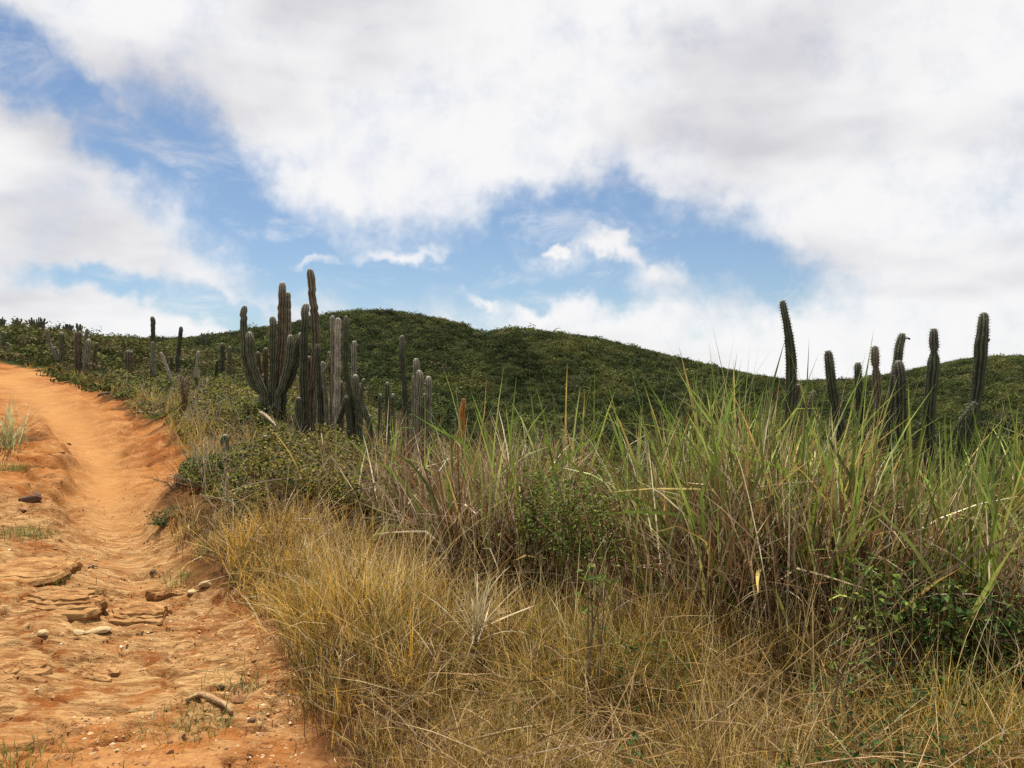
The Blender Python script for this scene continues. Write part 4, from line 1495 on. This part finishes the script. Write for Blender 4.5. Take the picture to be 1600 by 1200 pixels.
place_rock(46, 783, 36, "dark rock lump filling a dark hole in the track bank", "dark_stone", "rock", "rock", seed=18, flat=.45, sub=2)  # dark rock stands in for a dark hole in the bank
place_rock(36, 800, 22, "dark red rock lump just below the dark one in the hole", "stone", "rock", "rock", seed=28, flat=.4, sub=2)
place_rock(55, 772, 20, "dark crumbled rock lump just above the dark one in the hole", "dark_stone", "rock", "rock", seed=38, flat=.4, sub=2)

# loose stones one can pick out
variants = [rock_mesh("stone", 100 + i, random.uniform(.45, .7), 1) for i in range(6)]
for i, me in enumerate(variants):
    me.materials.append(M["stone"] if i < 4 else M["quartz"])
cnt = 0
while cnt < 110:
    px, py = random.uniform(0, 480), random.uniform(850, 1198)
    p = cast(px, py, H)
    if path_mask(np.array([p[0]]), np.array([p[1]]))[0] < .9 or p[0] > edge_x(p[1]) - .12:
        continue
    vi = random.choice([0, 1, 2, 3, 0, 1, 2, 3, 4, 5])
    o = link("stone", variants[vi])
    r = random.choice([.008, .010, .012, .014, .018, .024])
    o.location = (p[0], p[1], float(Hm(p[0], p[1])[0]) - r * .05)
    o.scale = (r * random.uniform(.8, 1.4), r, r)
    o.rotation_euler = (random.uniform(-.3, .3), random.uniform(-.3, .3), random.uniform(0, 6))
    if vi < 4:
        tag(o, "loose reddish pebble lying on the orange dirt track", "stone", "reddish pebbles on the track")
    else:
        tag(o, "loose pale quartz pebble lying on the orange dirt track", "stone", "pale pebbles on the track")
    cnt += 1


def build_gravel():
    n = 30000
    u = R.uniform(-.75, -.12, n); y = np.exp(R.uniform(math.log(2.6), math.log(13), n))
    x = u * wfun(y)
    k = (path_mask(x, y) > .6) & (R.random(n) < .08 + .95 * sstep(fbm(x * 1.6 + 4, y * 1.6, 3), .42, .62))
    x, y = x[k], y[k]; n = len(x)
    z = Hm(x, y)
    oc = np.array([[1, 0, 0], [-1, 0, 0], [0, 1, 0], [0, -1, 0], [0, 0, 1], [0, 0, -.4]], float)
    tri = np.array([[0, 2, 4], [2, 1, 4], [1, 3, 4], [3, 0, 4], [2, 0, 5], [1, 2, 5], [3, 1, 5], [0, 3, 5]])
    r = R.gamma(2.0, .0019, n) + .002
    V = oc[None] * R.uniform(.55, 1.3, (n, 6, 1)) * r[:, None, None] * np.array([1.25, 1, .7])
    a = R.uniform(0, 6.28, n); ca, sa = np.cos(a)[:, None], np.sin(a)[:, None]
    V = np.stack([V[..., 0] * ca - V[..., 1] * sa + x[:, None], V[..., 0] * sa + V[..., 1] * ca + y[:, None], V[..., 2] + z[:, None] - .0005], -1)
    T = (tri[None] + (np.arange(n) * 6)[:, None, None]).reshape(-1, 3)
    c = pick_cols(n, [(.29, .13, .04), (.19, .07, .024), (.44, .28, .13), (.09, .04, .02), (.54, .43, .28)], [4, 3, 2.5, 1.2, .8])
    tag(link("gravel", mesh_np("gravel", V.reshape(-1, 3), [T], col=np.repeat(c, 6, 0)), foliage_mat("gravel_grain", 0.0, .9, .15, .15, 60)),
        "fine orange gravel scattered over the dirt track", "gravel", kind="stuff")


build_gravel()


def stick(label, pxs, rpx, mat="wood", name="fallen_stick", cat="stick", lift=.012, group=None):
    P = []
    for (a, b) in pxs:
        c = cast(a, b, H)
        P.append(c)
    P = np.array(P)
    P[:, 2] = H(P[:, 0], P[:, 1])
    r = [q * P[:, 1].mean() / F for q in (rpx if not np.isscalar(rpx) else [rpx] * len(P))]
    P[:, 2] += lift + .35 * np.array(r)
    base = P.mean(0)
    me = tube_mesh(name, P - base, r, 7, 14, .25)
    return tag(link(name, me, M[mat], loc=base), label, cat, group)


stick("weathered tan root bowed out of the gravel like a bone", [(292, 1102), (312, 1093), (335, 1099), (352, 1108), (362, 1119)], [3, 5.4, 5.0, 4.4, 3], "root_wood", "exposed_root", "root")
stick("thick pale board-like branch lying on the track edge below the slope scrub", [(152, 619), (163, 617), (175, 616)], [1.2, 2.2, 1.4])
stick("thin grey branch at the track edge next to the pale one", [(140, 608), (152, 606), (166, 607)], [.8, 1.4, .8])
stick("dark short branch on the bank beside the leafy mat", [(208, 648), (216, 646), (224, 647)], [1.0, 2.0, 1.2], "stemwood")
stick("whitish broken twig on the bank beside the leafy mat", [(232, 646), (240, 648)], [1.2, 1.0])
stick("crooked grey dead twig lying by the young cactus", [(294, 690), (304, 697), (318, 699), (326, 704)], [.6, 1.1, 1.0, .6])
stick("forked grey dead twig crossing the crooked one", [(318, 684), (322, 694), (330, 702)], [.6, 1.0, .6])
stick("curled pale twig lying below the young cactus", [(302, 708), (306, 703), (314, 707), (320, 716)], [.6, .9, .9, .5])
stick("short white twig piece on the gravel above the ledges", [(138, 889), (146, 887), (152, 888)], [1.0, 1.6, 1.0])
stick("thin straw stem lying on the gravel above the weathered root", [(360, 1087), (369, 1071)], [.6, .5])
stick("brown and cream fallen cactus log on the leafy mat", [(406, 676), (414, 682), (424, 692), (432, 702)], [2.6, 2.8, 2.2, 1.2], "wood", "fallen_cactus_log", "log", lift=.30)
stick("bleached bent branch lying among the cactus bases", [(560, 664), (590, 680), (612, 706)], [1.3, 1.2, .8], "wood", lift=.30)
stick("thin bleached branch slanting from the curved cactus", [(572, 656), (600, 668), (618, 690)], [.9, .9, .6], "wood", lift=.34)


# ------------------------------------------------------------------ single plants
def plant_blades(name, label, cat, px, py, n, L, lean, bend, width, cols, tips, seg=6, spread=.05, lift=0.0, mat="blade"):
    p = cast(px, py, H)
    base = np.array([p[0], p[1], H1(p[0], p[1])])
    root = empty(name, base, label, cat)
    rt = R.normal(0, spread, (n, 3)); rt[:, 2] = -.02 + lift
    if lift:
        rt[:, 2] += R.uniform(-.06, .05, n)
        link("cane", tube_mesh("cane", [(0, 0, -.03), (.01, 0, lift * .5), (0, 0, lift + .02)], [.008, .007, .006], 6, 6), M["stemwood"], root)
    A = blades_mesh(rt, R.uniform(*L, n), R.uniform(0, 6.28, n), np.abs(R.normal(lean[0], lean[1], n)), np.abs(R.normal(bend[0], bend[1], n)), R.uniform(*width, n),
                    R.uniform(-.6, .6, n), np.array(cols) * R.uniform(.7, 1.25, (n, 1)), np.array(tips) * R.uniform(.7, 1.2, (n, 1)), seg=seg)
    v, q, t, c = A
    o = link("blade_tuft", mesh_np(name, v, [q, t], col=c), M[mat], root)
    o["kind"] = "stuff"
    return root


plant_blades("bleached_grass_tuft", "pale bleached grass tuft on the grassy hump beside the track", "grass tuft", 14, 702, 64, (.35, .90), (.28, .3), (.4, .3), (.007, .014),
             (.30, .31, .11), (.60, .55, .30), spread=.07)
plant_blades("bleached_leaf_rosette", "spreading rosette of bleached straw leaves in the dry grass", "rosette", 742, 1092, 40, (.20, .42), (.55, .38), (.35, .4), (.006, .012),
             (.38, .31, .16), (.56, .48, .30), spread=.015, lift=.36)
for (px, py, n, lab) in [(8, 735, 160, "short green grass patch on the hump below the pale tuft"), (25, 832, 130, "thin olive grass patch beside the dark rock lump"),
                         (42, 838, 110, "thin olive grass patch above the broad bedrock slab"), (12, 1195, 150, "soft green grass patch at the foot of the bedrock hump"),
                         (62, 906, 60, "wisp of dry grass on the broad bedrock slab"), (338, 1112, 40, "tiny green weed tuft under the weathered root"),
                         (310, 1140, 70, "thin weed tuft on gravel below the weathered root"), (395, 1062, 60, "small green weed tuft between gravel and dry grass"),
                         (298, 905, 110, "low olive grass fringe above the whitish quartz")]:
    plant_blades("grass_patch", lab, "grass patch", px, py, n * 2, (.04, .14), (.5, .4), (.4, .3), (.003, .006), (.12, .15, .028), (.24, .24, .06), seg=3, spread=.14)


def bush(name, label, px, py, Y, w, h, n, leaf, cols, stems=10, cat="bush", lift=0.0, aspect=.5):
    if Y is None:
        c0 = cast(px, py + 12, H) + np.array([0, 0, h * .45])
        Y = c0[1]
    else:
        c0 = at(px, py, Y)
    base = np.array([c0[0], Y, H1(c0[0], Y)])
    zc = c0[2] - base[2]
    root = empty(name, base, label, cat)
    tw = []
    ends = []
    for i in range(stems):
        e = np.array([random.gauss(0, .4) * w, random.gauss(0, .35) * w, zc + random.uniform(-.8, .6) * h * .5])
        m = e * np.array([.35, .35, .55]) + R.normal(0, .03, 3)
        ends.append((m, e))
        link("twig", tube_mesh("twig", [np.array([random.gauss(0, .03), random.gauss(0, .03), -.03]), m, e], [.005, .004, .002], 5, 7), M["stemwood"], root)
    k = R.integers(0, stems, n)
    m = np.array([a for a, _ in ends])[k]; e = np.array([b for _, b in ends])[k]
    t = R.uniform(.0, 1.08, (n, 1))
    c = m + (e - m) * t + R.normal(0, 1, (n, 3)) * np.array([.16 * w, .16 * w, .18 * h])
    c[:, 2] = np.maximum(c[:, 2], .03)
    col = pick_cols(n, cols, [1] * len(cols))
    v, q, tt, cc = leaves_mesh(c, R.uniform(.6, 1.3, n) * leaf, col, aspect=aspect, jit=.8)
    lo = link("foliage", mesh_np("foliage", v, [q], col=cc), M["leaf"], root)
    lo["kind"] = "stuff"
    return root


G1 = [(.085, .125, .018), (.12, .155, .024), (.05, .08, .014), (.16, .165, .035)]
G2 = [(.035, .070, .014), (.055, .10, .018), (.025, .045, .012), (.10, .14, .03)]
bush("creeping_vine_bush", "bright green small leaved vine bush tangled in the tall brown grass", 915, 756, 5.15, .62, .30, 1900, .036, G1, 12)
bush("creeping_vine_bush", "small bright vine sprig climbing in brown grass next to the bigger vine bush", 835, 738, 5.5, .30, .22, 650, .036, G1, 7)
bush("leafy_weed", "dark green broad leaved weed growing under the tall grass", 1450, 900, 4.05, .55, .22, 640, .046, G1[:3] + G2[:2], 12, "weed")
bush("leafy_weed", "lighter green weed sprig with pointed leaves under tall grass, beside the dark one", 1365, 892, 3.8, .24, .20, 110, .048, G1, 6, "weed", aspect=.45)
bush("leafy_weed", "dark trailing weed low in shade of the dark green weed", 1540, 925, 4.0, .38, .22, 320, .055, G2, 9, "weed")
bush("green_shrub", "small dark green shrub at the corner where track meets grass", 252, 812, None, .20, .22, 420, .030, G2, 9, "shrub")
bush("leafy_weed", "yellow green sprig peeping from dry grass below the vine bush", 930, 895, 3.8, .18, .16, 60, .045, G1, 5, "weed")
bush("leafy_weed", "tiny green seedling in straw under the dark green weed", 1310, 990, 3.3, .12, .12, 50, .036, G1, 4, "weed")
bush("dead_bush", "grey leafless dead bush between two bleached cactus stems", 289, 582, 13.3, .30, .30, 260, .030, [(.20, .16, .12), (.28, .23, .17), (.14, .11, .08)], 26, "bush")
for i, (px, py, Y, lab) in enumerate([
        (640, 575 + 75, 10.4, "dry leafless shrub between the curved cactus and the slender cactus"),
        (330, 715, None, "grey tangle of dead twigs on the bank below the young cactus"),
        (275, 752, None, "grey brown dead twig tangle at the corner of the bank")]):
    bush("dead_bush", lab, px, py, Y, .34, .22, 160, .022, [(.20, .15, .10), (.27, .21, .15), (.12, .09, .06)], 24, "bush")

def build_creepers():
    n = 60000
    x = R.uniform(-.6, 4.2, n); y = np.exp(R.uniform(math.log(2.6), math.log(6.6), n))
    px = 800 + F * x / y
    k = (fbm(x * 1.3 + 90, y * 1.3 + 14, 3) > np.interp(px, [650, 800, 1100, 1600], [.75, .60, .53, .50])) & (x > edge_x(y) + .8) & in_frame(x, y, .15)
    x, y = x[k][:15000], y[k][:15000]; n = len(x)
    z = H(x, y) + R.uniform(.03, .36, n)
    c = pick_cols(n, G2 + [(.11, .13, .03), (.14, .12, .035)], [2, 3, 2, 1, 2, 1])
    v, q, t, cc = leaves_mesh(np.c_[x, y, z], R.uniform(.015, .042, n), c, aspect=.5, jit=.9)
    tag(link("creeping_weeds", mesh_np("creeping_weeds", v, [q], col=cc), M["leaf"]), "low green creeping weeds threaded through the dry grass", "weeds", kind="stuff")


build_creepers()

# broad green blades that stand out of the tall grass
plant_blades("broad_grass_clump", "bright green broad leaved grass clump under the leaning cactus", "grass clump", 1215, 930, 60, (1.0, 1.6), (.16, .14), (.5, .4), (.014, .024),
             (.13, .21, .04), (.20, .27, .07), seg=8, spread=.10)
plant_blades("broad_grass_clump", "upright bright green grass clump beside the dark green weed", "grass clump", 1575, 960, 40, (.8, 1.25), (.14, .12), (.4, .35), (.014, .022),
             (.13, .23, .04), (.20, .30, .07), seg=8, spread=.07)
plant_blades("broad_grass_clump", "sparse light green grass clump with a sharply folded leaf behind the vine bush", "grass clump", 985, 905, 34, (.9, 1.35), (.16, .14), (.55, .4), (.012, .020),
             (.15, .21, .05), (.26, .30, .10), seg=8, spread=.08)
